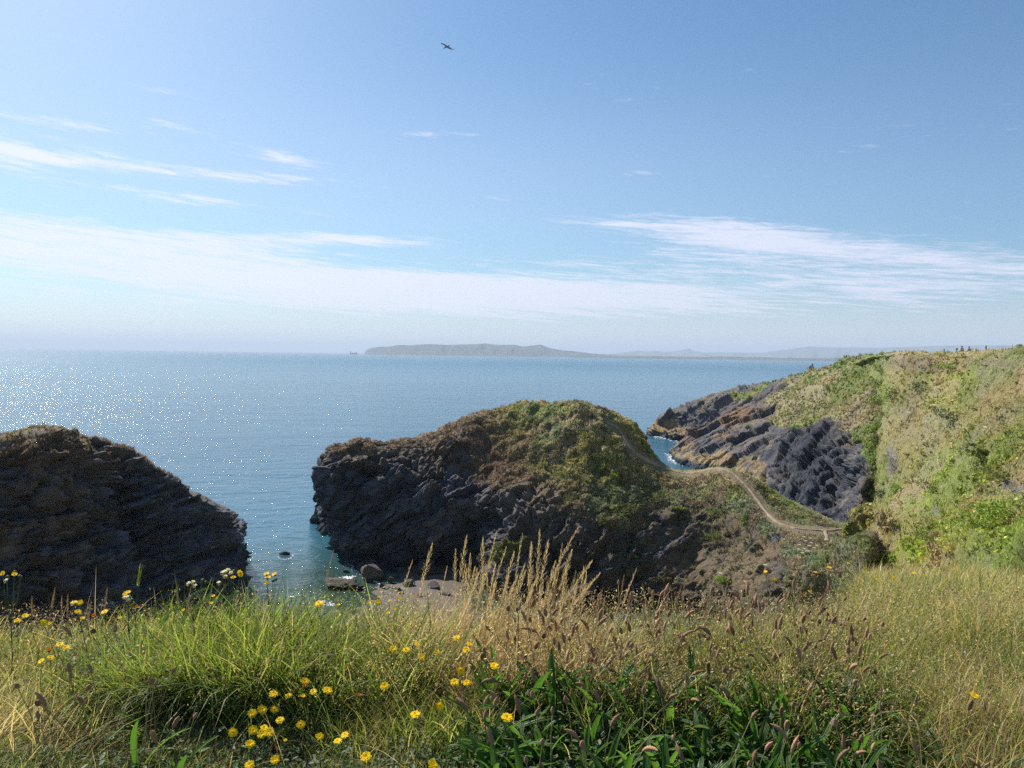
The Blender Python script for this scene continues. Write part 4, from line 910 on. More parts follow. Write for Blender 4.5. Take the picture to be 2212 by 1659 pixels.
def leaf_mesh(length, width, a0, bend, fold=0.25, seed=0):
    r = random.Random(seed); n, k = 9, 5; V = []; th = a0; x = z = 0.0
    for i in range(n):
        s = i/(n-1); w = width*(0.16+0.84*math.sin(math.pi*min(1, s*0.93+0.05))**0.8)*(1 if s < 0.97 else 0.25)
        for j in range(k):
            u = j/(k-1)*2-1; lift = (abs(u))*w*fold+0.08*w*math.cos(u*math.pi*2)+0.05*w*math.sin(s*17+seed)*abs(u)
            V.append((x-lift*math.cos(th)*0.5, u*w/2, z+lift*math.sin(th)*0.5+lift*0.3))
        th += bend/(n-1); x += math.sin(th)*length/(n-1); z += math.cos(th)*length/(n-1)
    Q = [(i*k+j, i*k+j+1, (i+1)*k+j+1, (i+1)*k+j) for i in range(n-1) for j in range(k-1)]
    return mesh_np('leaf', V, Q, M_PL[0], smooth=True, link=False)
LEAVES = [leaf_mesh(*a, seed=i) for i, a in enumerate([(0.26, 0.028, 0.15, 0.9), (0.22, 0.024, 0.35, 1.2), (0.28, 0.031, 0.1, 0.8), (0.19, 0.032, 0.5, 1.3), (0.24, 0.021, 0.25, 1.8), (0.15, 0.028, 0.7, 1.0)])]
def seed_head_mesh(length, rad, curve, seed):
    r = random.Random(seed); n, k = 15, 9; V = []; x = z = 0; th = 0
    for i in range(n):
        s = i/(n-1); rr = rad*max(0.12, math.sin(math.pi*(0.08+0.88*s))**0.55)*(0.88+0.24*(i % 2))
        for j in range(k):
            a = 2*math.pi*(j+0.5*(i % 2))/k; q = rr*(0.9+0.2*r.random()); V.append((x+math.cos(a)*q*math.cos(th), math.sin(a)*q, z-math.cos(a)*q*math.sin(th)))
        th += curve/(n-1); x += math.sin(th)*length/(n-1); z += math.cos(th)*length/(n-1)
    Q = [(i*k+j, i*k+(j+1) % k, (i+1)*k+(j+1) % k, (i+1)*k+j) for i in range(n-1) for j in range(k)]
    V += [(0, 0, -0.002), (x, 0, z+0.002)]
    Q += [(n*k, (j+1) % k, j, j) for j in range(k)]+[(n*k+1, (n-1)*k+j, (n-1)*k+(j+1) % k, (n-1)*k+(j+1) % k) for j in range(k)]
    mb = MB(); mb.add(V, Q); return mb.mesh('seed_head', M_SEED, link=False)
SEEDS = [seed_head_mesh(*a, seed=i) for i, a in enumerate([(0.045, 0.0075, 0.2), (0.060, 0.008, 0.5), (0.032, 0.0085, 0.0), (0.075, 0.0078, 0.9), (0.022, 0.009, 0.0)])]
def stalk_mesh(length, a0, bend, seed):
    pts = []; x = y = z = 0; th = a0; n = 8
    for i in range(n):
        pts.append((x, y, z)); th += bend/(n-1)*(i/n)*1.6; x += math.sin(th)*length/(n-1); z += math.cos(th)*length/(n-1); y += 0.006*math.sin(i*1.3+seed)
    mb = MB(); tube(mb, pts, np.linspace(0.0030, 0.0019, n), 5); me = mb.mesh('stalk', M_STALK, True, link=False)
    return me, pts[-1], th
STALKS = [stalk_mesh(*a, seed=i) for i, a in enumerate([(0.36, 0.03, 0.1), (0.42, 0.08, 0.15), (0.32, 0.1, 0.3), (0.44, 0.05, 0.2), (0.30, 0.25, 0.5), (0.38, 0.3, 0.2)])]
rp = random.Random(5)
def plantain(px, Y, nleaf, nstalk, label, group, lsc=1.0, ssc=1.0, wide=1.0, az0=None):
    x = float(fx(px, Y)); t = empty('plantain', (x, Y, float(ground_z(x, Y))-0.005))
    tag(t, label, 'plant', group)
    for i in range(nleaf):
        a = rp.uniform(0, 6.283) if az0 is None else az0+rp.gauss(0, 1.0)
        o = link_mesh('leaf', LEAVES[rp.randrange(len(LEAVES))], t); s = lsc*rp.uniform(0.75, 1.25)
        o.scale = (s, s, s); o.rotation_euler = (rp.gauss(0, 0.18), rp.gauss(0.12, 0.28), a); o.location = (math.cos(a)*0.02, math.sin(a)*0.02, 0)
    for i in range(nstalk):
        me, tip, th = STALKS[rp.randrange(len(STALKS))]; a = rp.uniform(0, 6.283); s = ssc*rp.uniform(0.72, 1.15)
        o = link_mesh('stalk', me, t); o.scale = (s, s, s); o.rotation_euler = (rp.gauss(0, 0.15), rp.gauss(0.03, 0.15), a); o.location = (rp.gauss(0, 0.04*wide), rp.gauss(0, 0.03*wide), 0)
        h = link_mesh('seed_head', SEEDS[rp.choices(range(5), (3, 3, 3, 1.2, 2))[0]], o); h.location = tip; h.rotation_euler = (0, th+rp.gauss(0, 0.12), 0)
        q = rp.uniform(0.75, 1.35)/s; h.scale = (q, q, q)
    return t
ORD = ['leftmost', 'second', 'third', 'fourth', 'fifth', 'sixth', 'seventh', 'eighth', 'ninth', 'tenth', 'eleventh', 'twelfth', 'thirteenth', 'fourteenth', 'fifteenth', 'sixteenth']
def rowed(n, px0, px1, rows, text, fn):
    """n plants per row, spread from left to right; each label tells row and place"""
    for rname, Y in rows:
        for i in range(n):
            px = px0+(px1-px0)*(i+0.5+rp.uniform(-0.33, 0.33))/n
            o = ORD[i] if i == 0 else ('rightmost' if i == n-1 else ORD[i]+' from the left')
            fn(px, Y+rp.uniform(-0.06, 0.06), text % (o, rname))
# broad-leaved plants in the shade at the front
rowed(13, 1040, 1900, [('front row', 3.02), ('second row', 3.22), ('middle row', 3.42), ('fourth row', 3.66), ('hindmost row', 3.84)], 'broad ribbed plantain, %s in the %s of the dark leaf mass',
      lambda px, Y, l: plantain(px, Y, rp.randint(16, 22), rp.choice([0, 1, 1, 2]), l, 'plantain clumps in the dark leaf mass', 0.92+0.25*(Y > 3.55), 0.8))
rowed(9, 1900, 2320, [('front row', 3.0), ('back row', 3.28)], 'low plantain rosette, %s in the %s of the bottom right corner',
      lambda px, Y, l: plantain(px, Y, rp.randint(5, 8), rp.choice([0, 1]), l, 'plantain rosettes in the bottom right corner', 0.75, 0.8))
rowed(5, 970, 1190, [('front row', 3.05), ('back row', 3.3)], 'small plantain rosette, %s in the %s round the largest yellow flower',
      lambda px, Y, l: plantain(px, Y, rp.randint(5, 8), rp.choice([0, 1]), l, 'plantain rosettes round the largest yellow flower', 0.6, 0.6))
# seed stalks standing in the straw behind
rowed(15, 1110, 1880, [('near row', 3.85), ('middle row', 4.15), ('far row', 4.45)], 'seeding plantain with brown heads, %s in the %s of the straw',
      lambda px, Y, l: plantain(px, Y, 2, rp.randint(4, 6), l, 'seeding plantains in the straw behind the leaves', 0.8, 1.0, 1.6))
for (px, Y, n, lab) in [(150, 3.65, 3, 'plantain with dark seed heads lying over the flattened straw'), (210, 3.45, 3, 'plantain with drooping brown seed heads beside the flattened straw'),
                        (120, 3.3, 3, 'plantain with reddish seed heads low in the bottom left turf'), (290, 3.3, 3, 'plantain with seed heads in the shadow of the left green tussock'),
                        (380, 3.25, 2, 'plantain with a pink-brown seed head in the dark hollow'), (325, 3.55, 2, 'plantain with broad leaves at the lip of the left green tussock'),
                        (215, 4.2, 3, 'plantain with upright seed heads among the left brown grass'), (420, 4.0, 2, 'plantain seed heads behind the left green tussock'), (1950, 3.9, 2, 'plantain seed heads among the pale grass left of the lone orange flower')]:
    plantain(px, Y, 6 if Y < 3.7 else 2, n, lab, None, 0.9, 0.85)

# ---------------------------------------------------------------- yellow flowers
M_PET = mat_leaf('yellow_petals', (0.95, 0.68, 0.006), 0.25, 0.6, 0.2, var=0.06)
M_ORA = mat_leaf('orange_petals', (0.75, 0.27, 0.015), 0.3, 0.6, 0.2)
M_BRACT = mat_leaf('green_bracts', (0.08, 0.11, 0.04), 0.15)
def head_mesh(seed, mat, rad=0.021, closed=0.0):
    r = random.Random(seed); mb = MB()
    for ring, (n, rr, up) in enumerate([(20, 1.0, 0.10), (16, 0.80, 0.30), (12, 0.55, 0.65), (7, 0.30, 1.1)]):
        for i in range(n):
            a = 2*math.pi*(i+r.random()*0.6)/n; L_ = rad*rr*r.uniform(0.86, 1.08); e = up+closed+r.uniform(-0.08, 0.12); w = rad*0.115
            d = np.array([math.cos(a)*math.cos(e), math.sin(a)*math.cos(e), math.sin(e)]); s = np.array([-math.sin(a), math.cos(a), 0])
            p0 = d*rad*0.12; p1 = d*L_*0.6+np.array([0, 0, 0.001]); p2 = d*L_-np.array([0, 0, 0.0008])
            mb.add([p0-s*w*0.5, p0+s*w*0.5, p1+s*w, p1-s*w, p2+s*w*0.9, p2-s*w*0.9], [(0, 1, 2, 3), (3, 2, 4, 5)])
    return mb.mesh('flower_head', mat, link=False)
HEADS = [head_mesh(i, M_PET) for i in range(4)]; HSMALL = [head_mesh(10+i, M_PET, 0.017, 0.35) for i in range(2)]; HORA = [head_mesh(20, M_ORA, 0.013, 0.7)]
def cup_mesh():
    mb = MB(); tube(mb, [(0, 0, -0.012), (0, 0, -0.006), (0, 0, 0.001)], [0.002, 0.0055, 0.0065], 7); return mb.mesh('flower_cup', M_BRACT, True, link=False)
CUP = cup_mesh()
def flower(px, py, label, h=None, scale=1.0, heads=HEADS, group=None, Y=None, tilt=None):
    if h is None: h = float(np.interp(py, [1230, 1300, 1400, 1480, 1560, 1655], [0.50, 0.42, 0.32, 0.26, 0.19, 0.14]))
    if Y is None:
        Y = 3.5
        for _ in range(12):
            p = W(px, py, Y); gz = float(ground_z(p[0], min(Y, 4.75))); Yn = Y*(EYE-(gz+h))/(EYE-p[2]); Y = 0.5*Y+0.5*min(max(Yn, 2.6), 4.75)
    p = W(px, py, Y); gz = float(ground_z(p[0], Y)); rx = p[0]+rp.gauss(0, 0.06); ry = Y+rp.uniform(0.0, 0.12)
    t = empty('yellow_flower', (rx, ry, gz-0.005)); tag(t, label, 'flower', group)
    v = p-np.array([rx, ry, gz-0.005]); mid = v*0.5+np.array([rp.gauss(0, 0.02), rp.gauss(0, 0.02), 0]); 
    pts = [(0, 0, 0), tuple(mid*0.55+v*0.02), tuple(mid), tuple(v*0.8+(mid-v*0.5)*0.5), tuple(v-np.array([0, 0, 0.012]))]
    mb = MB(); tube(mb, pts, [0.0019, 0.0017, 0.0015, 0.0013, 0.0015], 5); mb.mesh('stem', M_GSTEM, True, parent=t)
    ti = tilt if tilt is not None else rp.uniform(0.25, 0.8); a = rp.uniform(-0.8, 0.8)
    hd = link_mesh('flower_head', heads[rp.randrange(len(heads))], t); hd.location = v; hd.rotation_mode = 'XYZ'
    nrm = Vector((math.sin(a)*math.sin(ti)+0.15, -math.cos(a)*math.sin(ti), math.cos(ti))).normalized()
    e = (nrm.to_track_quat('Z', 'Y') @ Matrix.Rotation(rp.uniform(0, 6.28), 3, 'Z').to_quaternion()).to_euler(); hd.rotation_euler = e; hd.scale = (scale,)*3
    cp = link_mesh('flower_cup', CUP, hd)
    return t
FL = [
 (1095.6, 1550.6, 'largest yellow flower, alone in the shade left of the plantain leaves', 1.25), (1068, 1438.7, 'yellow flower on a bent stalk just left of the plantain leaves', 1.05),
 (995, 1448.6, 'tilted yellow flower below and left of the flower on a bent stalk', 1.0), (982.6, 1474, 'yellow flower on a curved pale stalk beside a half-hidden one', 1.0), (1008.7, 1475, 'half-hidden flat yellow flower right beside its curved-stalk neighbour', 0.9),
 (831, 1482, 'round yellow flower alone in dark fine grass left of centre', 1.05), (897.5, 1543.8, 'round yellow flower on open ground, lower of the pair left of the largest flower', 1.05), (950, 1525, 'sideways yellow flower, upper of the pair left of the largest flower', 1.0),
 (935, 1652, 'yellow flower cut by the bottom edge below the largest flower', 1.1), (849, 1402.6, 'leftmost yellow flower of the row in the straw', 0.95), (878, 1405, 'deep yellow double-looking flower in the row in the straw', 1.0),
 (902, 1392, 'topmost yellow flower of the row in the straw', 0.85), (911, 1419.6, 'lowest yellow flower of the row in the straw', 0.9), (945, 1408.7, 'side-on yellow flower at the right end of the row in the straw', 0.8),
 (1007, 1403.7, 'flat yellow flower, lowest of three right of the row in the straw', 0.9), (1014, 1392, 'yellow flower just above the flat one right of the row', 0.8), (986.7, 1378, 'highest of three yellow flowers right of the row in the straw', 0.85),
 (659, 1472, 'yellow flower with a withered orange one hanging beneath it', 1.0), (707.5, 1492, 'round yellow flower, rightmost of the left flower patch', 1.1), (677, 1495, 'side-on yellow flower left of the round rightmost one', 0.85),
 (654.6, 1504, 'small yellow flower in the middle of the left flower patch', 0.75), (623, 1503, 'small yellow flower lifted above the left flower patch', 0.8), (591, 1499, 'topmost left yellow flower of the left flower patch', 1.0),
 (567, 1533, 'large yellow flower, middle of three in a row in the left patch', 1.1), (545, 1541.6, 'yellow flower, left of three in a row in the left patch', 1.0), (592.6, 1533, 'smaller yellow flower, right of three in a row in the left patch', 0.85),
 (605, 1556, 'yellow flower with a drooping petal in the middle of the left patch', 0.9), (649.5, 1565.6, 'yellow flower standing alone over bare shade in the left patch', 0.95), (503, 1582.6, 'leftmost yellow flower of the left patch over the short turf', 1.0),
 (546.6, 1577.6, 'yellow flower just left of the crowded trio', 1.05), (566, 1586, 'lower left flower of the crowded yellow trio', 1.0), (571, 1573, 'upper flower of the crowded yellow trio', 0.9), (583, 1581.6, 'right flower of the crowded yellow trio', 1.0),
 (540, 1607.6, 'yellow flower under the leftmost pair at the turf edge', 1.0), (690, 1591, 'flat yellow flower low in the grey-green leaves', 0.85), (615.6, 1599, 'small half-open yellow bud below the crowded trio', 0.55),
 (745.5, 1588, 'upper of two ragged yellow flowers near the pale stones', 0.85), (729.5, 1601, 'lower of two ragged yellow flowers near the pale stones', 0.85), (790.5, 1636, 'large yellow flower low in the centre-left turf', 1.1),
 (593.6, 1642, 'yellow flower near the bottom edge right of the last one', 0.9), (539, 1652.8, 'lowest left yellow flower touching the bottom edge', 0.95), (2106, 1503, 'lone orange-yellow flower in the brown grass at the far right', 1.2),
 (129, 1392.6, 'left of two yellow flowers in the left herb patch', 0.95), (142, 1399.7, 'right of two yellow flowers in the left herb patch', 0.95), (109, 1420.8, 'yellow flower leaning out under the left herb patch', 0.8), (89, 1429, 'pale yellow flower over the flattened straw', 0.8),
 (54.5, 1331, 'yellow flower at the far left edge above the brown grass', 0.85), (38, 1341, 'flat yellow flower at the far left edge of the brown grass', 0.9), (93.6, 1344, 'yellow flower in a loose cluster in the left brown grass', 0.9), (108, 1347, 'small yellow flower beside the loose cluster on the left', 0.7),
 (160, 1301.7, 'left of a close yellow pair high in the left brown grass', 0.85), (173, 1302, 'right of a close yellow pair high in the left brown grass', 0.85), (168.5, 1322, 'yellow flower just under the close pair on the left', 0.85), (178, 1336, 'slanting yellow flower below the close pair on the left', 0.75),
 (225.6, 1322, 'yellow flower right of the close pair against the dark cliff', 0.9), (272, 1283, 'yellow flower beside a seed clock against the dark cliff', 0.85), (259, 1335, 'yellow flower low behind the stems of the seed clock', 0.7), (287, 1307, 'small yellow flower under the seed clock', 0.65),
 (461, 1288, 'side-on yellow flower against the dark buttress, upper of two', 0.7), (456.6, 1303.5, 'side-on yellow flower against the dark buttress, lower of two', 0.7), (396.5, 1318, 'small yellow flower among the green sprigs', 0.6), (689.5, 1304, 'shaggy yellow flower in front of the wet boulder', 1.1),
 (731.6, 1307, 'pale bud-like yellow flower right of the shaggy one', 0.6), (816.6, 1301, 'yellow flower before the beach, largest of its cluster', 0.85), (818, 1290, 'topmost yellow flower of the cluster before the beach', 0.6), (852, 1316, 'lowest yellow flower of the cluster before the beach', 0.7),
 (862.6, 1294, 'right-hand yellow flower of the cluster before the beach', 0.6), (797, 1303, 'left-hand yellow flower of the cluster before the beach', 0.6), (839, 1324, 'yellow flower low in the cluster before the beach', 0.6), (842, 1297, 'small yellow flower in the middle of the cluster before the beach', 0.5)]
for (px, py, lab, sc) in FL: flower(px, py, lab, scale=sc, heads=HSMALL if sc < 0.8 else HEADS, group='yellow flowers in the clifftop meadow')
for (px, py, lab) in [(658, 1483, 'withered orange flower hanging under a fresh yellow one'), (775.5, 1503, 'orange closing flower on a long pale stalk in dark grass'), (105.5, 1404.8, 'faded orange flower in the left herb patch'),
                      (203, 1331, 'orange half-closed flower against the dark cliff'), (297, 1313.7, 'orange flower at the right of the seed clock')]:
    flower(px, py, lab, scale=1.1, heads=HORA, group='orange withered flowers')
for (px, py, Y, lab) in [(1749, 1278, 5.0, 'yellow flower in the straw below the saddle gully'), (1673.8, 1252, 5.0, 'small yellow flower left of the saddle gully among seed heads'), (1654, 1235, 5.2, 'topmost yellow flower left of the saddle gully'),
                         (1833, 1217, 8.5, 'yellow flower at the top left of the hillside flower line'), (1792, 1226, 7.5, 'yellow flower beside the foot of the gully'), (1868, 1228, 8.5, 'yellow flower second from left in the hillside flower line'),
                         (1892, 1250, 7.5, 'large yellow flower below the hillside flower line'), (1975, 1238, 8.5, 'orange-yellow flower in the middle of the hillside flower line'), (1998, 1243, 8.6, 'yellow flower just right of the middle of the hillside line'),
                         (2020, 1232, 9.0, 'left of the right-hand yellow trio on the hillside'), (2063.7, 1230, 9.0, 'right-hand yellow flower of the hillside line, above brown grass'), (1762, 1236, 6.5, 'small yellow flower left of the gully foot'),
                         (2045, 1222, 9.5, 'highest yellow flower of the right-hand trio on the hillside'), (1930, 1247, 8.0, 'small yellow flower low in the hillside line')]:
    flower(px, py, lab, scale=0.65 if Y < 7 else 1.0, group='yellow flowers along the foot of the hillside', Y=Y)

# ---------------------------------------------------------------- seed clocks and ragwort sprays standing over the edge
M_FLUFF = mat_leaf('white_fluff', (0.72, 0.68, 0.63), 0.4, 0.9, 0.1)
def fluff_mesh(seed, rad=0.013):
    r = random.Random(seed); mb = MB()
    for i in range(90):
        d = np.array([r.gauss(0, 1), r.gauss(0, 1), abs(r.gauss(0.3, 1))]); d /= np.linalg.norm(d); s = np.cross(d, (0.2, 0.9, 0.3)); s /= np.linalg.norm(s); L_ = rad*r.uniform(0.7, 1.15); w = 0.0011
        p = d*L_; mb.add([d*0.001-s*w*0.4, d*0.001+s*w*0.4, p*0.8+s*w, p*0.8-s*w, p+s*w*2.4, p-s*w*2.4], [(0, 1, 2, 3), (3, 2, 4, 5)])
    return mb.mesh('seed_clock', M_FLUFF, link=False)
FLUFF = [fluff_mesh(i) for i in range(3)]
def spray(px, py, Y, heads, label, base_dx=0.0):
    """branched plant: heads is a list of (dpx, dpy, kind)"""
    p = W(px, py, Y); gz = float(ground_z(p[0], Y)); b = np.array([p[0]+base_dx, Y, gz-0.01]); t = empty('ragwort', b); tag(t, label, 'plant')
    node = (p-b)*0.62; node[1] = 0.0
    mb = MB(); tube(mb, [(0, 0, 0), tuple(node*0.5+np.array([0.008, 0, 0])), tuple(node)], [0.0038, 0.0032, 0.0026], 6)
    tips = []
    for (dx, dy, kd) in heads:
        q = W(px+dx, py+dy, Y)-b; q[1] += rp.uniform(-0.03, 0.03); m = node*0.55+q*0.45+np.array([(q[0]-node[0])*0.25, 0, -0.01])
        tube(mb, [tuple(node*0.9), tuple(m), tuple(q-np.array([0, 0, 0.008]))], [0.0020, 0.0015, 0.0012], 5); tips.append((q, kd))
    mb.mesh('stem', M_GSTEM, True, parent=t)
    for i in range(10):
        s = rp.uniform(0.25, 0.95); a = rp.uniform(0, 6.28); o = link_mesh('leaf', LEAVES[5], t); o.location = node*s; o.scale = (0.22,)*3; o.rotation_euler = (0, 0.4, a)
    for q, kd in tips:
        me = {'y': HSMALL[0], 'Y': HEADS[1], 'w': FLUFF[rp.randrange(3)], 'b': CUP}[kd]
        o = link_mesh({'y': 'flower_head', 'Y': 'flower_head', 'w': 'seed_clock', 'b': 'bud'}[kd], me, t); o.location = q; o.rotation_euler = (rp.uniform(0.1, 0.9), rp.gauss(0, 0.3), rp.uniform(-0.5, 0.5))
        if kd in 'yY': link_mesh('flower_cup', CUP, o)
        if kd == 'b': o.scale = (1.3,)*3
    return t
spray(22, 1243, 4.1, [(-17, -3, 'y'), (10, -2, 'y'), (-1, 9, 'w'), (-10, 4, 'b'), (18, 6, 'b'), (22, 0, 'b'), (3, -6, 'b')], 'tall ragwort at the left edge with two yellow heads and one white seed clock')
spray(278, 1290, 4.2, [(-5, -7, 'y'), (2, -2, 'w'), (-8, 2, 'w'), (0, 8, 'w'), (10, 3, 'b'), (18, 12, 'b')], 'ragwort spray with seed clocks against the dark left cliff')
spray(418, 1262, 4.3, [(0, -4, 'w'), (-8, -2, 'w'), (8, 1, 'w'), (18, -9, 'b'), (23, -12, 'b'), (-14, 2, 'b'), (26, -5, 'b')], 'branched plant with white seed clocks before the bedded buttress')
spray(497, 1245, 4.3, [(-20, -4, 'w'), (-10, -10, 'w'), (-3, -14, 'w'), (-14, 4, 'w'), (2, -6, 'w'), (18, -4, 'Y'), (6, 4, 'y'), (-20, 12, 'w'), (8, -12, 'b')], 'bushy plant with many seed clocks and a yellow head at the buttress edge')
spray(583, 1248, 4.3, [(-4, -10, 'y'), (-3, -1, 'y'), (13, -9, 'y'), (-6, 10, 'y'), (14, 2, 'b'), (6, 6, 'b')], 'thin ragwort with four yellow heads against the open sea')

# ---------------------------------------------------------------- tall dry grasses with feathery heads
M_PLUME = mat_leaf('dry_plume', (0.50, 0.39, 0.25), 0.45, 0.8, 0.2, var=0.12)
M_PINK = mat_leaf('brown_plume', (0.30, 0.20, 0.14), 0.3, 0.8, 0.2, var=0.12)
def plume(px, py, Y, label, droop=0.06, full=1.0, mat=None, head=0.42, group='tall feathery dry grasses in the centre', rootdx=None, bpx=None):
    tip = W(px, py, Y); gx = tip[0]-(rp.uniform(0.0, 0.14) if rootdx is None else rootdx); gz = float(ground_z(gx, Y)); t = empty('dry_grass_plume', (gx, Y, gz)); tag(t, label, 'grass', group)
    v = tip-np.array([gx, Y, gz]); s = np.linspace(0, 1, 12); pts = np.stack([v[0]*s**1.7, 0.02*np.sin(s*3)+0*s, v[2]*s], 1); pts[:, 0] += droop*np.maximum(s-0.75, 0)**2*6*0
    mb = MB(); tube(mb, pts, np.linspace(0.0016, 0.0006, 12), 4); mb.mesh('stem', mat or M_PLUME, parent=t)
    mb = MB(); n = int(110*full); H = 1-head*rp.uniform(0.85, 1.1)
    for i in range(n):
        u = H+(1-H)*i/n; c = np.array([np.interp(u, s, pts[:, k]) for k in range(3)]); f = math.sin(math.pi*min(1, (u-H)/(1-H)*0.86+0.12))**0.8
        a = i*2.4+rp.random(); out = 0.017*f*rp.uniform(0.3, 1.2)*full; ax = np.array([v[0]*0.8, 0, v[2]]); ax /= np.linalg.norm(ax)
        d = np.array([math.cos(a), math.sin(a), 0])*out; p0 = c+d*0.3; L_ = rp.uniform(0.010, 0.019); p1 = c+d+ax*L_*0.6; p2 = p0*0+c+d*1.35+ax*L_*1.3
        w = np.array([-math.sin(a), math.cos(a), 0.2])*0.0016
        mb.add([p0-w*0.5, p0+w*0.5, p1+w, p1-w, p2+w*0.2, p2-w*0.2], [(0, 1, 2, 3), (3, 2, 4, 5)])
    mb.mesh('seed_plume', mat or M_PLUME, parent=t)
PL = [(933.6, 1178, 'dense feathery grass head, leftmost full one, against the dark cave'), (890.8, 1215, 'thin leaning grass head at the far left of the tall grasses'), (984, 1190, 'slim grass head between two taller ones above the beach'), (1008, 1162, 'tall full grass head left of centre against the cave'),
      (1016, 1198, 'shorter grass head right beside the tall full one'), (966, 1226, 'short thin grass head low over the beach end'), (1043, 1164, 'curved slim grass head standing alone in front of the cave'), (1074, 1148, 'very thin highest grass head over the cave mouth'),
      (1094, 1184, 'grass head just right of the very thin highest one'), (1111, 1193, 'shaggy grass head in front of the green ledge'), (1129, 1155, 'fine upright grass head at the foot of the green ledge'), (1166, 1147, 'tall pink-tinged grass head against brown rock'),
      (1148, 1175, 'broad grass head left of the tall pink-tinged one'), (1185, 1169, 'grass head just right of the tall pink-tinged one'), (1215, 1178, 'thin grass head between the pink-tinged and the leaning one'), (1249, 1142, 'big grass head leaning right with loose spikelets'),
      (1236, 1190, 'loose grass head under the big leaning one'), (1279, 1214, 'drooping grass head bent to the right'), (1295, 1242, 'lower drooping grass head bent to the right'), (1375, 1232, 'fine upright grass head right of the drooping pair'),
      (1060, 1215, 'short full grass head low before the cave'), (1030, 1232, 'short grass head in the thick of the straw'), (1200, 1215, 'short bushy grass head low before brown rock'), (1150, 1225, 'low bushy grass head under the broad one')]
for (px, py, lab) in PL: plume(px, py, rp.uniform(4.15, 4.6), lab, full=0.45 if 'thin' in lab or 'fine' in lab else rp.uniform(0.85, 1.15), rootdx=0.26 if 'bent' in lab or 'leaning r' in lab else None)
rowed(13, 995, 1275, [('near row', 4.05), ('far row', 4.45)], 'short straw grass head, %s in the %s of the golden stand',
      lambda px, Y, l: plume(px, 1215+rp.random()*55, Y, l, full=rp.uniform(0.6, 1.0), group='short straw heads in the golden stand'))
rowed(13, 1290, 1850, [('near row', 4.1), ('far row', 4.5)], 'sparse brown grass head, %s in the %s among the plantain heads',
      lambda px, Y, l: plume(px, 1240+rp.random()*60, Y, l, full=0.4, mat=M_PINK, group='sparse brown grass heads on the right'))
for (px, py, lab) in [(118, 1274, 'thin pinkish grass head rising alone in the left brown grass'), (133, 1290, 'left of a pair of pinkish grass heads on the left'), (146, 1290, 'right of a pair of pinkish grass heads on the left'), (231, 1274, 'slanting pinkish grass head before the dark left cliff'),
                      (196, 1301, 'arching pinkish grass head beside the yellow flowers'), (68, 1292, 'arching thin grass head near the left edge'), (412, 1272, 'slanting brown grass stem among the green sprigs'), (720, 1192, 'very thin dark grass stem rising against the sea')]:
    plume(px, py, 4.25, lab, full=0.4, mat=M_PINK, head=0.3, group='thin pinkish grass heads on the left')
def green_ear():
    tip = W(305, 1216, 4.2); b = np.array([tip[0]-0.05, 4.2, float(ground_z(tip[0]-0.05, 4.2))]); t = empty('green_grass_ear', b); tag(t, 'tall green grass ear with long bristles alone against the dark left cliff', 'grass')
    v = tip-b; mb = MB(); e0 = v*0.80; e0[0] = v[0]*0.6; tube(mb, [(0, 0, 0), tuple(e0*0.5), tuple(e0)], [0.0025, 0.002, 0.0018], 5); mb.mesh('stem', M_GSTEM, True, parent=t)
    mb = MB()
    for i in range(26):
        s = i/25; c = e0*(1-s*0.0)+(v-e0)*s*0.55; a = i*2.1; d = np.array([math.cos(a), math.sin(a), 0])*0.004; q = c+d*1.6+(v-e0)*(0.30+0.18*rp.random()); w = np.array([0.0015, 0.0005, 0])
        mb.add([c+d-w, c+d+w, (c+q)/2+d+w*0.8, (c+q)/2+d-w*0.8, q+w*0.15, q-w*0.15], [(0, 1, 2, 3), (3, 2, 4, 5)])
    mb.mesh('ear', mat_leaf('green_ear', (0.22, 0.27, 0.06), 0.5), parent=t)
green_ear()
# whorled green sprigs
def sprig(px0, py0, px1, py1, Y, label):
    a = W(px0, py0, Y); b = W(px1, py1, Y); t = empty('bedstraw', (a[0], Y, float(ground_z(a[0], Y)))); o0 = np.array(t.location); tag(t, label, 'plant', 'whorled green sprigs')
    mb = MB(); a = a-o0; b = b-o0; n = 16; s = np.linspace(0, 1, n)[:, None]; pts = a+(b-a)*s+np.array([0, 0, 0.03])*np.sin(s*3.1); pts = np.concatenate([[[a[0]*0.5-0.02, 0, 0]], pts]); tube(mb, pts, 0.0013, 4); mb.mesh('stem', M_GSTEM, parent=t)
    mb = MB(); d = (b-a)/np.linalg.norm(b-a)
    for p in pts[2:]:
        for k in range(7):
            u = np.cross(d, (0.3, 1, 0.2)); u /= np.linalg.norm(u); v = np.cross(d, u); an = k*0.9+rp.random(); q = u*math.cos(an)+v*math.sin(an); w = np.cross(d, q)*0.0016; e = p+q*0.011+d*0.005
            mb.add([p-w*0.4, p+w*0.4, (p+e)/2+w, (p+e)/2-w, e+w*0.3, e-w*0.3], [(0, 1, 2, 3), (3, 2, 4, 5)])
    mb.mesh('leaves', mat_sprig, parent=t)['kind'] = 'stuff'
mat_sprig = mat_leaf('sprig_leaves', (0.14, 0.24, 0.07), 0.4)
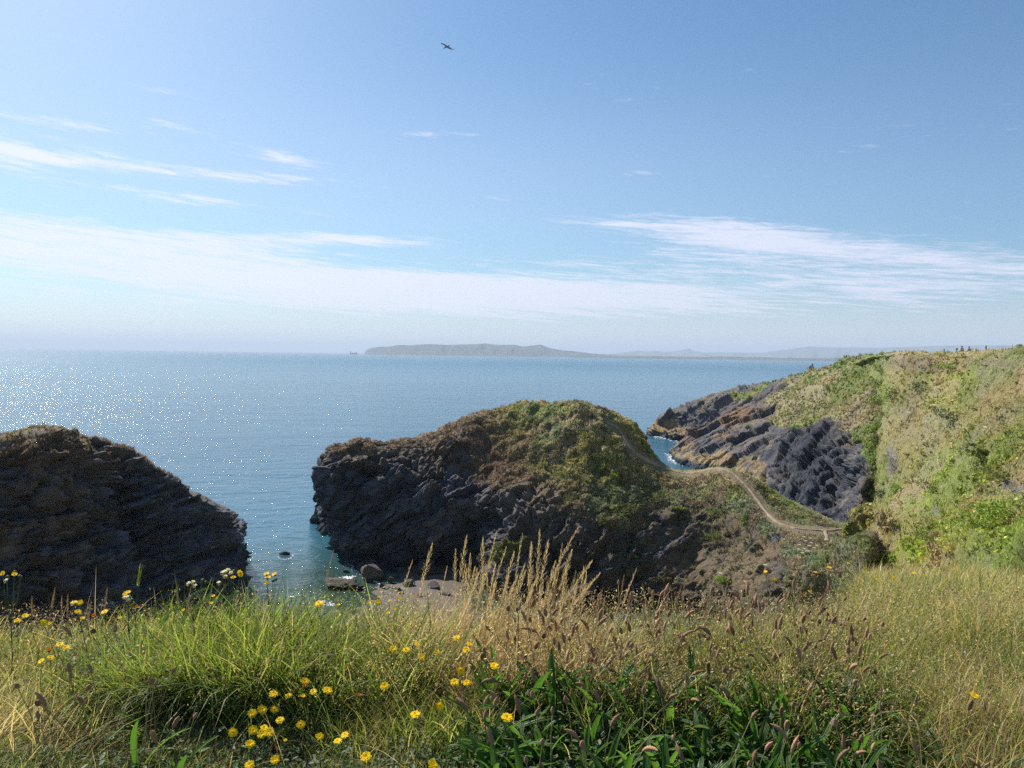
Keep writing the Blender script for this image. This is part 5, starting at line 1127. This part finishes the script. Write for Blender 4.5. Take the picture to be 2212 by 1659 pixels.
for i, (x0, y0, x1, y1) in enumerate([(375, 1330, 448, 1272), (392, 1345, 460, 1295), (420, 1340, 455, 1284), (355, 1345, 385, 1318), (440, 1340, 487, 1290), (480, 1325, 520, 1282), (505, 1320, 512, 1278), (535, 1320, 532, 1272), (550, 1325, 548, 1268), (590, 1330, 575, 1285), (700, 1335, 708, 1290), (770, 1330, 765, 1290)]):
    sprig(x0, y0, x1, y1, 4.15, ['long green sprig of whorled leaves climbing highest on the left', 'second green sprig of whorled leaves, arching under the highest', 'upright green whorled sprig under the white seed clocks', 'short green whorled sprig, lowest on the left', 'green whorled sprig slanting towards the bushy seed-clock plant', 'green whorled sprig under the bushy seed-clock plant', 'straight green whorled sprig at the buttress edge', 'upright green whorled sprig left of the thin ragwort', 'upright green whorled sprig under the thin ragwort', 'green whorled sprig leaning left in front of the sea', 'small green sprig in front of the wet boulder', 'small green sprig in front of the beach'][i])
# ---------------------------------------------------------------- boulders
def boulder(px, py, Y, size, label, seed, squash=(1, 1, 1), cat='boulder', rot=0.0, col=None, z=None, name='boulder'):
    bm = bmesh.new(); bmesh.ops.create_icosphere(bm, subdivisions=5, radius=1.0); V = np.array([v.co[:] for v in bm.verts]); F = np.array([[v.index for v in f.verts] for f in bm.faces]); bm.free()
    r = np.random.default_rng(seed)
    for _ in range(16):                                  # shear flat faces off the ball
        n = r.normal(0, 1, 3); n /= np.linalg.norm(n); d = r.uniform(0.40, 0.80); h = V@n-d; V = V-np.maximum(h, 0)[:, None]*n*0.92
    V = V*(1+fbm(V*2.2+seed, 4, seed=seed)[:, None]*0.14+fbm(V*7+seed, 3, seed=seed+1)[:, None]*0.05)*np.array(squash)*size
    c, s = math.cos(rot), math.sin(rot); V = V@np.array([[c, s, 0], [-s, c, 0], [0, 0, 1]])
    n = fbm(V*2.5, 4, seed=seed+2)*0.5+0.5; b = np.array(col or (0.20, 0.17, 0.14)); C = lerp(b*0.6, b*1.3, n)
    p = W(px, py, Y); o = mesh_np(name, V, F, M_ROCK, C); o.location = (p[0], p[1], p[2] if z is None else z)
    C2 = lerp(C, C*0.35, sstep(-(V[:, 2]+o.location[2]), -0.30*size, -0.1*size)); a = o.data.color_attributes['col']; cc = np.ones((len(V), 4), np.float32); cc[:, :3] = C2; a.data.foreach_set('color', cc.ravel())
    return tag(o, label, cat)
boulder(806, 1256, 68.5, 1.25, 'tall square-topped brown boulder at the edge of the beach', 3, (0.95, 0.8, 1.0), rot=0.4, z=0.45, col=(0.24, 0.19, 0.15))
boulder(732, 1284, 66, 1.35, 'low slab boulder with a sunlit top, half in the water', 8, (1.15, 0.8, 0.75), rot=0.3, z=0.15, col=(0.19, 0.155, 0.12))
boulder(772, 1288, 65.5, 0.75, 'knobbly dark wet boulder beside the low slab', 12, (1.1, 0.8, 0.7), z=0.15, col=(0.09, 0.085, 0.08))
boulder(617, 1201, 76.5, 0.72, 'flat dark rock awash alone in the open water', 15, (1.0, 0.55, 0.42), rot=0.25, z=0.10, col=(0.13, 0.12, 0.11), cat='rock', name='sea_rock')
boulder(749, 1253, 70.5, 0.42, 'small rock with white water round it in front of the promontory', 17, (1.1, 0.7, 0.5), z=0.06, col=(0.14, 0.13, 0.12), cat='rock', name='sea_rock')
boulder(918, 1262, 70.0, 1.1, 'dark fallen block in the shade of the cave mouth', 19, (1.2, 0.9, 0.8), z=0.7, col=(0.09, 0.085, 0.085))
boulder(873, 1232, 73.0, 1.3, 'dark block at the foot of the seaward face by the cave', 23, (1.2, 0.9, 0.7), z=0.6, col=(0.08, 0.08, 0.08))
for i, (px, py, Y, sz, lab) in enumerate([(862, 1290, 64.5, 0.42, 'small dark stone at the left end of the beach'), (884, 1279, 66.5, 0.55, 'squarish dark stone at the back of the beach'), (905, 1296, 63.0, 0.33, 'small rounded stone in the middle of the beach'),
        (938, 1284, 65.5, 0.75, 'dark angular block at the right end of the beach'), (962, 1296, 63.5, 0.6, 'dark block beside the angular one, under the grass heads'), (845, 1272, 67.5, 0.38, 'wet stone between the square-topped boulder and the beach'), (826, 1283, 65.8, 0.36, 'low wet stone just right of the knobbly boulder')]):
    boulder(px, py, Y, sz, lab, 50+i*3, (1.1, 0.85, 0.75), rot=i*0.7, z=0.28, col=(0.13, 0.115, 0.10), cat='stone', name='stone')
# foam where water meets rock
def foam(pts, Y, wid, label, seed):
    r = np.random.default_rng(seed); mb = MB(); P = [W(a, b, 50) for a, b in pts]; G = []
    for (a, b) in pts:
        d = W(a, b, 1.0)-CAMP; G.append(CAMP+d*(EYE/-d[2]))
    G = np.array(G); t = np.linspace(0, len(G)-1, 60*max(1, len(G)//2)); c = np.stack([np.interp(t, np.arange(len(G)), G[:, k]) for k in range(3)], 1)
    for p in c:
        for _ in range(2):
            if r.random() < 0.62: continue
            q = p+np.array([r.normal(0, wid), r.normal(0, wid*1.5), 0]); s = wid*r.uniform(0.15, 0.6); k = 7; a = np.linspace(0, 6.283, k, endpoint=False)+r.random()
            rr = s*r.uniform(0.4, 1.2, k); V = [(q[0], q[1], 0.05)]+[(q[0]+math.cos(x)*y*1.5, q[1]+math.sin(x)*y, 0.012) for x, y in zip(a, rr)]
            mb.add(V, [(0, 1+i, 1+(i+1) % k, 1+(i+1) % k) for i in range(k)])
    tag(mb.mesh('foam', M_FOAM, True), label, kind='stuff')
foam([(601, 1203), (606, 1208), (617, 1209), (629, 1206), (634, 1197)], 0, 0.06, 'foam lapping round the flat rock awash', 1)
foam([(738, 1250), (744, 1247), (752, 1248), (760, 1247), (756, 1253)], 0, 0.12, 'white water over the small rock', 2)
foam([(1404, 938), (1425, 944), (1450, 950), (1480, 958), (1490, 962)], 0, 0.5, 'thin surf line under the outer point', 3)
foam([(1446, 981), (1449, 990), (1458, 998), (1478, 1005)], 0, 0.35, 'thin surf line under the yellow rocks of the inlet', 4)
foam([(748, 1210), (760, 1226), (775, 1240), (800, 1252), (835, 1266)], 0, 0.10, 'broken wash along the foot of the promontory', 9)
foam([(519, 1262), (530, 1272), (555, 1285), (585, 1296)], 0, 0.12, 'broken wash along the foot of the bedded buttress', 10)
foam([(845, 1277), (870, 1273), (890, 1272), (905, 1275)], 0, 0.16, 'small wash of foam at the beach edge', 5)
foam([(690, 1300), (705, 1304), (720, 1308)], 0, 0.14, 'foam at the foot of the low slab boulder', 6)

# ---------------------------------------------------------------- shrubs and umbels on the land
def surf_at(L, px, py, k=4):
    sel = np.where(L.front)[0]; qx, qy = PROJ(L.P[sel]); d = (qx-px)**2+(qy-py)**2; j = np.argsort(d)[:14]; j = j[np.argsort(L.P[sel[j], 1])[:k]]
    return L.P[sel[j]].mean(0), L.N2[sel[j]].mean(0)
def shrub(L, px, py, size, label, colors, seed, squash=(1, 0.8, 0.6), leaves=520, rot=0.0, name='shrub', leafs=0.085):
    p, nrm = surf_at(L, px, py); r = np.random.default_rng(seed); t = empty(name, p-np.array([0, 0, 0.1])); tag(t, label, 'shrub')
    lob = r.normal(0, 0.42, (9, 3))*np.array([1, 1, 0.5]); lob[:, 2] = np.abs(lob[:, 2]); lr = r.uniform(0.35, 0.62, 9)
    k = r.integers(0, 9, leaves); u = r.normal(0, 1, (leaves, 3)); u /= np.linalg.norm(u, axis=1)[:, None]
    c = (lob[k]+u*lr[k][:, None]*r.uniform(0.75, 1.08, (leaves, 1)))*np.array(squash); cz, sz = math.cos(rot), math.sin(rot)
    c = c@np.array([[cz, 0, sz], [0, 1, 0], [-sz, 0, cz]]); c = c*size+np.array([0, 0, size*0.25*squash[2]])
    a = u+r.normal(0, 0.6, (leaves, 3)); a /= np.linalg.norm(a, axis=1)[:, None]; b = np.cross(a, r.normal(0, 1, (leaves, 3))); b /= np.linalg.norm(b, axis=1)[:, None]
    h = leafs*r.uniform(0.6, 1.4, (leaves, 1)); V = np.stack([c-a*h*0.4, c+b*h*0.4, c+a*h, c-b*h*0.4], 1).reshape(-1, 3); Q = np.arange(leaves*4).reshape(-1, 4)
    C = np.repeat(np.array(colors)[r.integers(0, len(colors), leaves)]*(1+r.normal(0, 0.2, (leaves, 1))), 4, axis=0)
    mesh_np('crown', V, Q, M_SCRUB, np.clip(C, 0.01, 0.6), parent=t)
    mb = MB()
    for i in range(9): tube(mb, [(0, 0, -0.15), tuple(lob[i]*np.array(squash)*size*0.5), tuple(lob[i]*np.array(squash)*size)], [0.03, 0.02, 0.008], 4)
    mb.mesh('stem', M_STALK, parent=t)
DG = [(0.09, 0.12, 0.04), (0.11, 0.145, 0.05), (0.07, 0.10, 0.04)]; SG = [(0.20, 0.23, 0.14), (0.15, 0.18, 0.10), (0.23, 0.25, 0.16)]; LG = [(0.26, 0.36, 0.055), (0.20, 0.30, 0.05), (0.31, 0.36, 0.07)]; OG = [(0.18, 0.19, 0.055), (0.22, 0.22, 0.075), (0.13, 0.155, 0.05)]
SH = [(L3, 1345, 1105, 1.35, 'long dark green shrub band slanting across the brown face, left half', DG+OG, (1.7, 0.8, 0.42), 1000, -0.42), (L3, 1405, 1075, 1.2, 'long dark green shrub band slanting across the brown face, right half', DG+OG, (1.6, 0.8, 0.40), 900, -0.38),
      (L3, 1300, 1128, 0.8, 'small dark shrub at the lower end of the slanting band', DG, (1.3, 0.8, 0.5), 450, -0.4), (L3, 1545, 1158, 0.85, 'rounded green cushion shrub on the brown face under the saddle', OG+LG[:1], (1.25, 0.9, 0.55), 650, 0),
      (L3, 1528, 1080, 0.9, 'grey-green bush under the saddle hump, upper of two', SG, (1.0, 0.8, 0.7), 600, 0), (L3, 1540, 1110, 1.0, 'olive bush under the saddle hump, lower of two', OG+LG[:1], (1.0, 0.8, 0.75), 700, 0),
      (L3, 1468, 1098, 0.55, 'small yellow-green cushion left of the two bushes under the hump', OG+LG[:1], (1.4, 0.8, 0.4), 320, 0), (L3, 1320, 1022, 0.5, 'bright lime sprig below the grassy brow', LG, (1.2, 0.7, 0.5), 260, 0.2),
      (L3, 1325, 1048, 0.35, 'smaller bright lime sprig just under the other', LG, (1.0, 0.7, 0.6), 180, 0), (L3, 1215, 1025, 0.7, 'yellow-green bush on the shoulder left of the lime sprigs', LG[1:2]+OG, (1.1, 0.8, 0.7), 420, 0),
      (L3, 1225, 1080, 0.7, 'olive bush low on the rib above the green ledge', OG, (1.2, 0.8, 0.6), 420, -0.4), (L3, 1150, 900, 0.9, 'grey-green mound near the summit of the promontory', SG, (1.3, 0.8, 0.4), 500, 0),
      (L3, 1262, 932, 0.9, 'dark leafy patch just under the path on the summit', DG, (1.7, 0.8, 0.4), 560, 0), (L3, 1170, 962, 0.9, 'dark hollow bush left of centre on the brow', DG, (1.5, 0.8, 0.4), 560, 0),
      (L3, 1310, 985, 1.0, 'dark bush on the brow to the left of the path', DG+OG, (1.5, 0.8, 0.5), 650, 0), (L3, 1610, 1128, 0.7, 'bright green bush beside the path bend', LG, (0.8, 0.7, 1.0), 420, 0.3),
      (L3, 1740, 1105, 0.9, 'dark green bush on the far lip of the saddle', DG+OG, (1.6, 0.8, 0.45), 520, 0.3), (L3, 1700, 1080, 0.7, 'flowering grey-green bush on the grass right of the path', SG+[(0.3, 0.25, 0.08)], (1.3, 0.8, 0.5), 420, 0.3),
      (L3, 1395, 1045, 0.7, 'grey-green scrub below the path start, left of the hump', SG, (1.4, 0.8, 0.5), 420, 0), (L3, 1280, 1065, 0.7, 'grey-green scrub in the middle of the shaded face', SG, (1.2, 0.8, 0.6), 420, 0),
      (L3, 1560, 1255, 0.8, 'bright green clump at the foot of the tan rocks', LG, (1.3, 0.8, 0.5), 600, 0.2),
      (L6, 1935, 1065, 1.0, 'bright yellow-green bush at the foot of the cove edge, right one', LG, (0.9, 0.8, 0.9), 600, 0), (L6, 1905, 1070, 1.0, 'dark green bush at the foot of the cove edge, left one', DG, (1.1, 0.8, 0.8), 600, 0),
      (L6, 2150, 1120, 1.4, 'large lime-green bracken bank on the right hillside', LG, (2.0, 1.0, 0.45), 1500, -0.1), (L6, 2190, 1100, 1.1, 'lime-green bracken at the right edge of the picture', LG, (1.6, 1.0, 0.5), 1200, -0.1),
      (L6, 2080, 1140, 0.8, 'lime-green bracken left of the large bank', LG, (1.5, 1.0, 0.5), 700, -0.1), (L6, 1960, 1195, 0.9, 'lime-green bracken low on the hillside above the flowers', LG, (1.7, 1.0, 0.45), 900, -0.4),
      (L6, 2010, 1160, 0.8, 'green bracken between the hillside flowers and the large bank', LG+OG, (1.4, 1.0, 0.45), 700, -0.3), (L6, 1900, 1205, 0.8, 'lime-green bracken beside the gully foot', LG, (1.6, 1.0, 0.45), 700, -0.3),
      (L6, 2055, 790, 1.3, 'bright green bush under the clifftop walkers', LG, (1.7, 0.9, 0.4), 360, 0), (L6, 1985, 840, 1.5, 'dark bush in the fold of the upper hillside', DG, (1.0, 0.9, 0.7), 400, 0.3), (L6, 1930, 860, 1.6, 'brown-green bush at the head of the cove', DG+OG, (0.9, 0.9, 0.9), 460, 0.3),
      (L6, 1900, 800, 1.5, 'dark bush near the skyline at the head of the cove', DG+OG, (1.2, 0.9, 0.6), 420, 0.2), (L6, 1897, 835, 1.4, 'olive bush just below the one near the skyline', OG, (1.1, 0.9, 0.7), 420, 0.2), (L6, 1899, 870, 1.4, 'green bush above the lip of the cove wall', OG+LG[:1], (1.1, 0.9, 0.8), 420, 0),
      (L6, 1898, 905, 1.3, 'rounded dark bush on the lip between the cove wall and the grass, highest', DG+OG, (0.9, 0.9, 0.9), 420, 0), (L6, 1893, 955, 1.1, 'olive bush halfway down the right edge of the cove wall', OG, (0.8, 0.9, 1.0), 420, 0),
      (L6, 1888, 1035, 1.2, 'brown-green bush low on the right edge of the cove wall', OG+[(0.2, 0.13, 0.08)], (0.9, 0.9, 0.9), 420, 0), (L6, 1925, 1000, 1.2, 'grey-green bush on the slope just right of the cove edge', SG, (1.3, 0.9, 0.7), 460, 0.4),
      (L6, 2060, 905, 1.3, 'grey-green scrub patch in the middle of the hillside', SG+OG, (1.6, 0.9, 0.6), 520, 0.4), (L6, 2120, 985, 1.0, 'dark bramble below the bare stones on the hillside', DG+OG, (1.5, 0.9, 0.6), 520, 0.3),
      (L6, 2020, 1060, 1.0, 'dark bramble patch above the lime bracken', DG+OG, (1.9, 0.9, 0.45), 620, 0.3), (L6, 2175, 1030, 0.9, 'olive scrub strip above the big bracken bank', OG, (2.0, 0.9, 0.4), 560, 0.3),
      (L5, 1800, 872, 1.8, 'dark green thicket on top of the cove wall', DG, (1.6, 0.9, 0.5), 520, -0.2), (L5, 1745, 905, 1.2, 'small green tuft on the ribbed rock of the cove wall', LG+OG, (1.5, 0.8, 0.35), 300, -0.1), (L5, 1850, 845, 1.8, 'dark thicket in the slope above the cove', DG+OG, (1.4, 0.9, 0.6), 480, -0.3)]
for i, (L, px, py, sz, lab, cols_, sq, n, rt) in enumerate(SH): shrub(L, px, py, sz, lab, cols_, 400+i, sq, n, -rt, leafs=0.085 if L is L3 else (0.16 if py < 1000 else 0.10))
M_UMB = mat_leaf('white_umbel', (0.75, 0.73, 0.66), 0.4)
def umbel(L, px, py, label, size=0.13, h=0.7, group=None):
    p, n = surf_at(L, px, py+12); t = empty('wild_carrot', p-np.array([0, 0, 0.05])); tag(t, label, 'flower', group); mb = MB(); tube(mb, [(0, 0, 0), (0.02, 0, h*0.5), (0.0, 0, h)], 0.012, 5); mb.mesh('stem', M_GSTEM, parent=t)
    mb = MB()
    for i in range(40):
        a = i*2.4; q = size*math.sqrt(i/40); c = np.array([math.cos(a)*q, math.sin(a)*q, h+0.03-q*0.3]); s = size*0.16
        mb.add([c+(s, 0, 0), c+(0, s, 0.01), c-(s, 0, 0), c-(0, s, 0.01)], [(0, 1, 2, 3)])
    mb.mesh('flower_head', M_UMB, parent=t)
for i, (px, py) in enumerate([(1727, 1177), (1740, 1168), (1748, 1180), (1738, 1187), (1752, 1172), (1758, 1185), (1733, 1196), (1745, 1192), (1764, 1178), (1725, 1188), (1750, 1162), (1736, 1160)]):
    umbel(L3, px, py, ['white umbel second from the left in the cluster by the gully', 'white umbel in the upper middle of the cluster by the gully', 'white umbel at the very centre of the cluster by the gully', 'white umbel under the central one in the cluster by the gully', 'white umbel just right of centre in the cluster by the gully', 'lower white umbel on the right side of the cluster by the gully', 'lowest white umbel on the left of the cluster by the gully', 'lowest white umbel in the middle of the cluster by the gully', 'rightmost white umbel of the cluster, nearest the gully', 'leftmost white umbel of the cluster by the gully', 'upper white umbel on the right of the cluster by the gully', 'topmost white umbel of the cluster by the gully'][i], 0.11, 0.5, 'white umbels left of the gully')
for (px, py, lab) in [(1555, 1237, 'white umbel alone against the dark foot of the brown face'), (1655, 1222, 'pair-like white umbel on tan rock left of the gully'), (2013, 868, 'pale umbel group on the upper hillside'), (1962, 885, 'white umbel near the brown bush on the upper hillside'), (1778, 865, 'white umbel in the dark thicket over the cove wall')]:
    umbel(L6 if px > 1900 else (L5 if px == 1778 else L3), px, py, lab, 0.14 if py > 1000 else 0.35, 0.5)

# ---------------------------------------------------------------- fence posts on the skyline
M_POST = mat_plain('weathered_post', (0.10, 0.12, 0.11), 0.85)
def post(px, ytop, ybot, Y, wid, label):
    a = W(px, ytop, Y); b = W(px, ybot, Y); h = a[2]-b[2]+0.7; t = empty('fence_post', (a[0], a[1], a[2]-h)); tag(t, label, 'post', 'fence posts along the clifftop path'); mb = MB(); w = wid/2
    V = [(x*w, y*w, z) for z in (0, h-0.05) for x, y in ((-1, -1), (1, -1), (1, 1), (-1, 1))]+[(x*w*0.7, y*w*0.7, h) for x, y in ((-1, -1), (1, -1), (1, 1), (-1, 1))]
    mb.add(V, [(k+i, k+(i+1) % 4, k+4+(i+1) % 4, k+4+i) for k in (0, 4) for i in range(4)]+[(8, 9, 10, 11), (3, 2, 1, 0)]); mb.mesh('shaft', M_POST, parent=t)
    mb = MB(); tube(mb, [(-0.02, -w-0.012, h-0.2), (0.02, -w-0.012, h-0.2)], 0.012, 5); tube(mb, [(-0.02, -w-0.012, h-0.5), (0.02, -w-0.012, h-0.5)], 0.012, 5); mb.mesh('staple', M_POST, parent=t)
post(2039.5, 753.5, 768, 97, 0.10, 'thin fence post furthest left on the skyline'); post(2067, 751.8, 766, 96, 0.19, 'thickest fence post, just left of the two walkers'); post(2130, 746.5, 758, 95, 0.12, 'fence post right of the two walkers'); post(2198, 744, 757, 92, 0.12, 'fence post nearest the right edge of the skyline')

# ---------------------------------------------------------------- people
def skin_body(name, pts, edges, rad, mat, parent, root=0):
    me = bpy.data.meshes.new(name); me.from_pydata(pts, edges, []); o = bpy.data.objects.new(name, me); COL.objects.link(o)
    m = o.modifiers.new('skin', 'SKIN'); m.use_smooth_shade = True
    for i, rr in enumerate(rad):
        me.skin_vertices[0].data[i].radius = rr if isinstance(rr, tuple) else (rr, rr)
    me.skin_vertices[0].data[root].use_root = True
    o.modifiers.new('sub', 'SUBSURF').levels = 1
    bpy.context.view_layer.update(); dg = bpy.context.evaluated_depsgraph_get(); m2 = bpy.data.meshes.new_from_object(o.evaluated_get(dg)); o.modifiers.clear(); o.data = m2; bpy.data.meshes.remove(me)
    m2.materials.clear(); m2.materials.append(mat); o.parent = parent; return o
M_SKIN = mat_plain('skin', (0.42, 0.26, 0.19), 0.6); M_WHITE = mat_plain('pale_shirt', (0.62, 0.62, 0.66), 0.8); M_TROU = mat_plain('grey_trousers', (0.30, 0.30, 0.33), 0.8); M_HAIR = mat_plain('dark_hair', (0.05, 0.045, 0.045), 0.8); M_HAT = mat_plain('white_cap', (0.75, 0.75, 0.75), 0.8)
def person(px, ytop, Y, height, label, pack, packm, face=0.0):
    s = height/1.75; top = W(px, ytop, Y); t = empty('person', (top[0], top[1], top[2]-height), face); tag(t, label, 'person'); t.scale = (s,)*3
    P = [(0, 0, 0.98), (0, 0, 1.15), (0, 0.01, 1.38), (0, 0.0, 1.48), (0, -0.01, 1.56), (0, -0.015, 1.66), (0, 0, 1.73),
         (-0.10, 0, 0.92), (-0.11, 0.10, 0.50), (-0.11, 0.02, 0.08), (-0.11, 0.17, 0.04), (0.10, 0, 0.92), (0.11, -0.12, 0.50), (0.11, -0.24, 0.10), (0.11, -0.12, 0.04),
         (-0.19, 0.0, 1.40), (-0.25, -0.04, 1.12), (-0.24, 0.12, 0.90), (-0.23, 0.17, 0.82), (0.19, 0.0, 1.40), (0.25, 0.03, 1.12), (0.24, 0.16, 0.93), (0.23, 0.20, 0.85)]
    E = [(0, 1), (1, 2), (2, 3), (3, 4), (4, 5), (5, 6), (0, 7), (7, 8), (8, 9), (9, 10), (0, 11), (11, 12), (12, 13), (13, 14), (2, 15), (15, 16), (16, 17), (17, 18), (2, 19), (19, 20), (20, 21), (21, 22)]
    R_ = [(0.15, 0.11), (0.14, 0.10), (0.16, 0.10), 0.055, 0.07, 0.095, 0.05, 0.085, 0.06, 0.04, 0.035, 0.085, 0.06, 0.04, 0.035, 0.055, 0.042, 0.032, 0.035, 0.055, 0.042, 0.032, 0.035]
    skin_body('body', P, E, R_, M_SKIN, t)
    sh = [(0, 0, 0.95), (0, 0, 1.15), (0, 0.01, 1.38), (0, 0, 1.46), (-0.19, 0, 1.40), (-0.24, -0.035, 1.16), (0.19, 0, 1.40), (0.24, 0.03, 1.16)]
    skin_body('shirt', sh, [(0, 1), (1, 2), (2, 3), (2, 4), (4, 5), (2, 6), (6, 7)], [(0.18, 0.13), (0.165, 0.125), (0.18, 0.12), 0.07, 0.075, 0.062, 0.075, 0.062], M_WHITE, t)
    skin_body('trousers', [(0, 0, 0.98), (-0.10, 0, 0.90), (-0.11, 0.10, 0.50), (-0.11, 0.02, 0.14), (0.10, 0, 0.90), (0.11, -0.12, 0.50), (0.11, -0.23, 0.16)], [(0, 1), (1, 2), (2, 3), (0, 4), (4, 5), (5, 6)], [(0.17, 0.12), 0.10, 0.075, 0.06, 0.10, 0.075, 0.06], M_TROU, t)
    skin_body('hair', [(0, -0.04, 1.60), (0, -0.03, 1.68), (0, -0.01, 1.735)], [(0, 1), (1, 2)], [0.085, 0.10, 0.07], M_HAIR, t)
    skin_body('cap', [(0, 0.0, 1.735), (0, 0.0, 1.765)], [(0, 1)], [0.10, 0.06], M_HAT, t)
    skin_body('backpack', [(0, -0.19, 1.02), (0, -0.20, 1.20), (0, -0.17, 1.38)], [(0, 1), (1, 2)], [(pack, 0.09), (pack*1.05, 0.11), (pack*0.8, 0.07)], packm, t)
    for sx in (-1, 1):
        mb = MB(); tube(mb, [(sx*0.10, -0.12, 1.42), (sx*0.11, 0.02, 1.49), (sx*0.12, 0.14, 1.36), (sx*0.13, 0.12, 1.10)], 0.022, 5); mb.mesh('strap', packm, parent=t)
person(2077.6, 746.6, 93, 1.78, 'taller walker in a pale shirt and cap with a pinkish-red backpack', 0.15, mat_plain('red_backpack', (0.38, 0.12, 0.14), 0.7), 0.15)
person(2093.4, 748.3, 94, 1.68, 'shorter walker in a light top with a narrow dark backpack', 0.075, mat_plain('dark_backpack', (0.09, 0.05, 0.10), 0.7), -0.1)

# ---------------------------------------------------------------- gull
def gull():
    M_G = mat_plain('gull_plumage', (0.34, 0.33, 0.34), 0.8); M_T = mat_plain('dark_wing_tips', (0.035, 0.04, 0.05), 0.8); Y = 75.0
    c = W(964.8, 100.4, Y); t = empty('gull', c); tag(t, 'grey gull gliding with spread wings high in the clear sky', 'bird')
    pt = lambda x, y, d=0: W(x, y, Y+d)-c
    head = pt(971.8, 97.4, -0.10); tail = pt(957.6, 104.6, 0.25)
    ax = np.stack([tail*(1-s)+head*s for s in np.linspace(0, 1, 12)]); rad = [0.012, 0.03, 0.045, 0.065, 0.082, 0.085, 0.080, 0.066, 0.050, 0.045, 0.042, 0.008]
    mb = MB(); tube(mb, ax, rad, 10); b = mb.mesh('body', M_G, True, parent=t)
    d = (head-tail)/np.linalg.norm(head-tail); mb = MB(); tube(mb, [tuple(head), tuple(head+d*0.05)], [0.014, 0.004], 5); mb.mesh('beak', mat_plain('beak', (0.5, 0.35, 0.08), 0.6), parent=t)
    def wing(lead, trail, name, mat):
        mb = MB(); n = len(lead); V = []
        for l, q in zip(lead, trail):
            l, q = np.array(l), np.array(q); nn = np.array([0.05, -0.35, 0.9])
            for s in (0, 0.25, 0.6, 1): p = l+(q-l)*s; th = 0.012*(1-s)*(0.4+0.6*(s > 0)); V += [p+nn*th, p-nn*th]
        Q = []
        for i in range(n-1):
            for j in range(3):
                a = i*8+j*2; Q += [(a, a+2, a+10, a+8), (a+1, a+9, a+11, a+3)]
        mb.add(V, Q); return mb.mesh(name, mat, True, parent=t)
    w = wing([pt(967.5, 99.2), pt(962.5, 96.6, 0.1), pt(958.6, 94.4, 0.2), pt(955.0, 93.4, 0.25)], [pt(962.3, 103.2), pt(960.6, 99.6, 0.15), pt(957.5, 97.0, 0.22), pt(954.2, 95.6, 0.27)], 'wing', M_G)
    wing([pt(955.0, 93.4, 0.25), pt(952.6, 92.8, 0.3)], [pt(954.2, 95.6, 0.27), pt(952.2, 94.2, 0.3)], 'wing_tip', M_T)
    wing([pt(968.0, 99.6), pt(971.6, 101.6, -0.1), pt(974.8, 104.2, -0.2), pt(977.2, 106.0, -0.25)], [pt(965.4, 103.4), pt(969.0, 105.2, -0.1), pt(973.2, 106.8, -0.2), pt(976.6, 107.4, -0.25)], 'wing', M_G)
    wing([pt(977.2, 106.0, -0.25), pt(981.2, 106.4, -0.3)], [pt(976.6, 107.4, -0.25), pt(981.0, 106.9, -0.3)], 'wing_tip', M_T)
    wing([pt(959.5, 103.4, 0.2), pt(957.0, 104.0, 0.26)], [pt(960.5, 104.6, 0.2), pt(958.2, 105.6, 0.26)], 'tail', M_G)
gull()

# ---------------------------------------------------------------- ship on the horizon
def ship():
    Y = 8000.0; c = W(764, 761.0, Y); c[2] = 0; t = empty('cargo_ship', c); tag(t, 'tiny pale cargo ship on the horizon left of the peninsula', 'ship')
    m = mat_plain('ship_paint', (0.22, 0.22, 0.24), 0.7); u = 15/FPX*Y/2
    mb = MB(); mb.add([(-u, -8, 1), (u*0.9, -8, 1), (u*0.9, 8, 1), (-u, 8, 1), (-u*1.04, -9, 17), (u*1.05, -9, 18), (u*1.05, 9, 18), (-u*1.04, 9, 17)], [(0, 1, 5, 4), (1, 2, 6, 5), (2, 3, 7, 6), (3, 0, 4, 7), (4, 5, 6, 7), (3, 2, 1, 0)]); mb.mesh('hull', m, parent=t)
    mb = MB()
    for x0, x1, h in ((-0.98, -0.78, 32), (0.80, 1.0, 28)): mb.add([(x*u, y, z) for x in (x0, x1) for y in (-7, 7) for z in (17, h)], [(0, 1, 3, 2), (4, 6, 7, 5), (0, 4, 5, 1), (2, 3, 7, 6), (1, 5, 7, 3)])
    mb.mesh('deckhouse', m, parent=t)
ship()
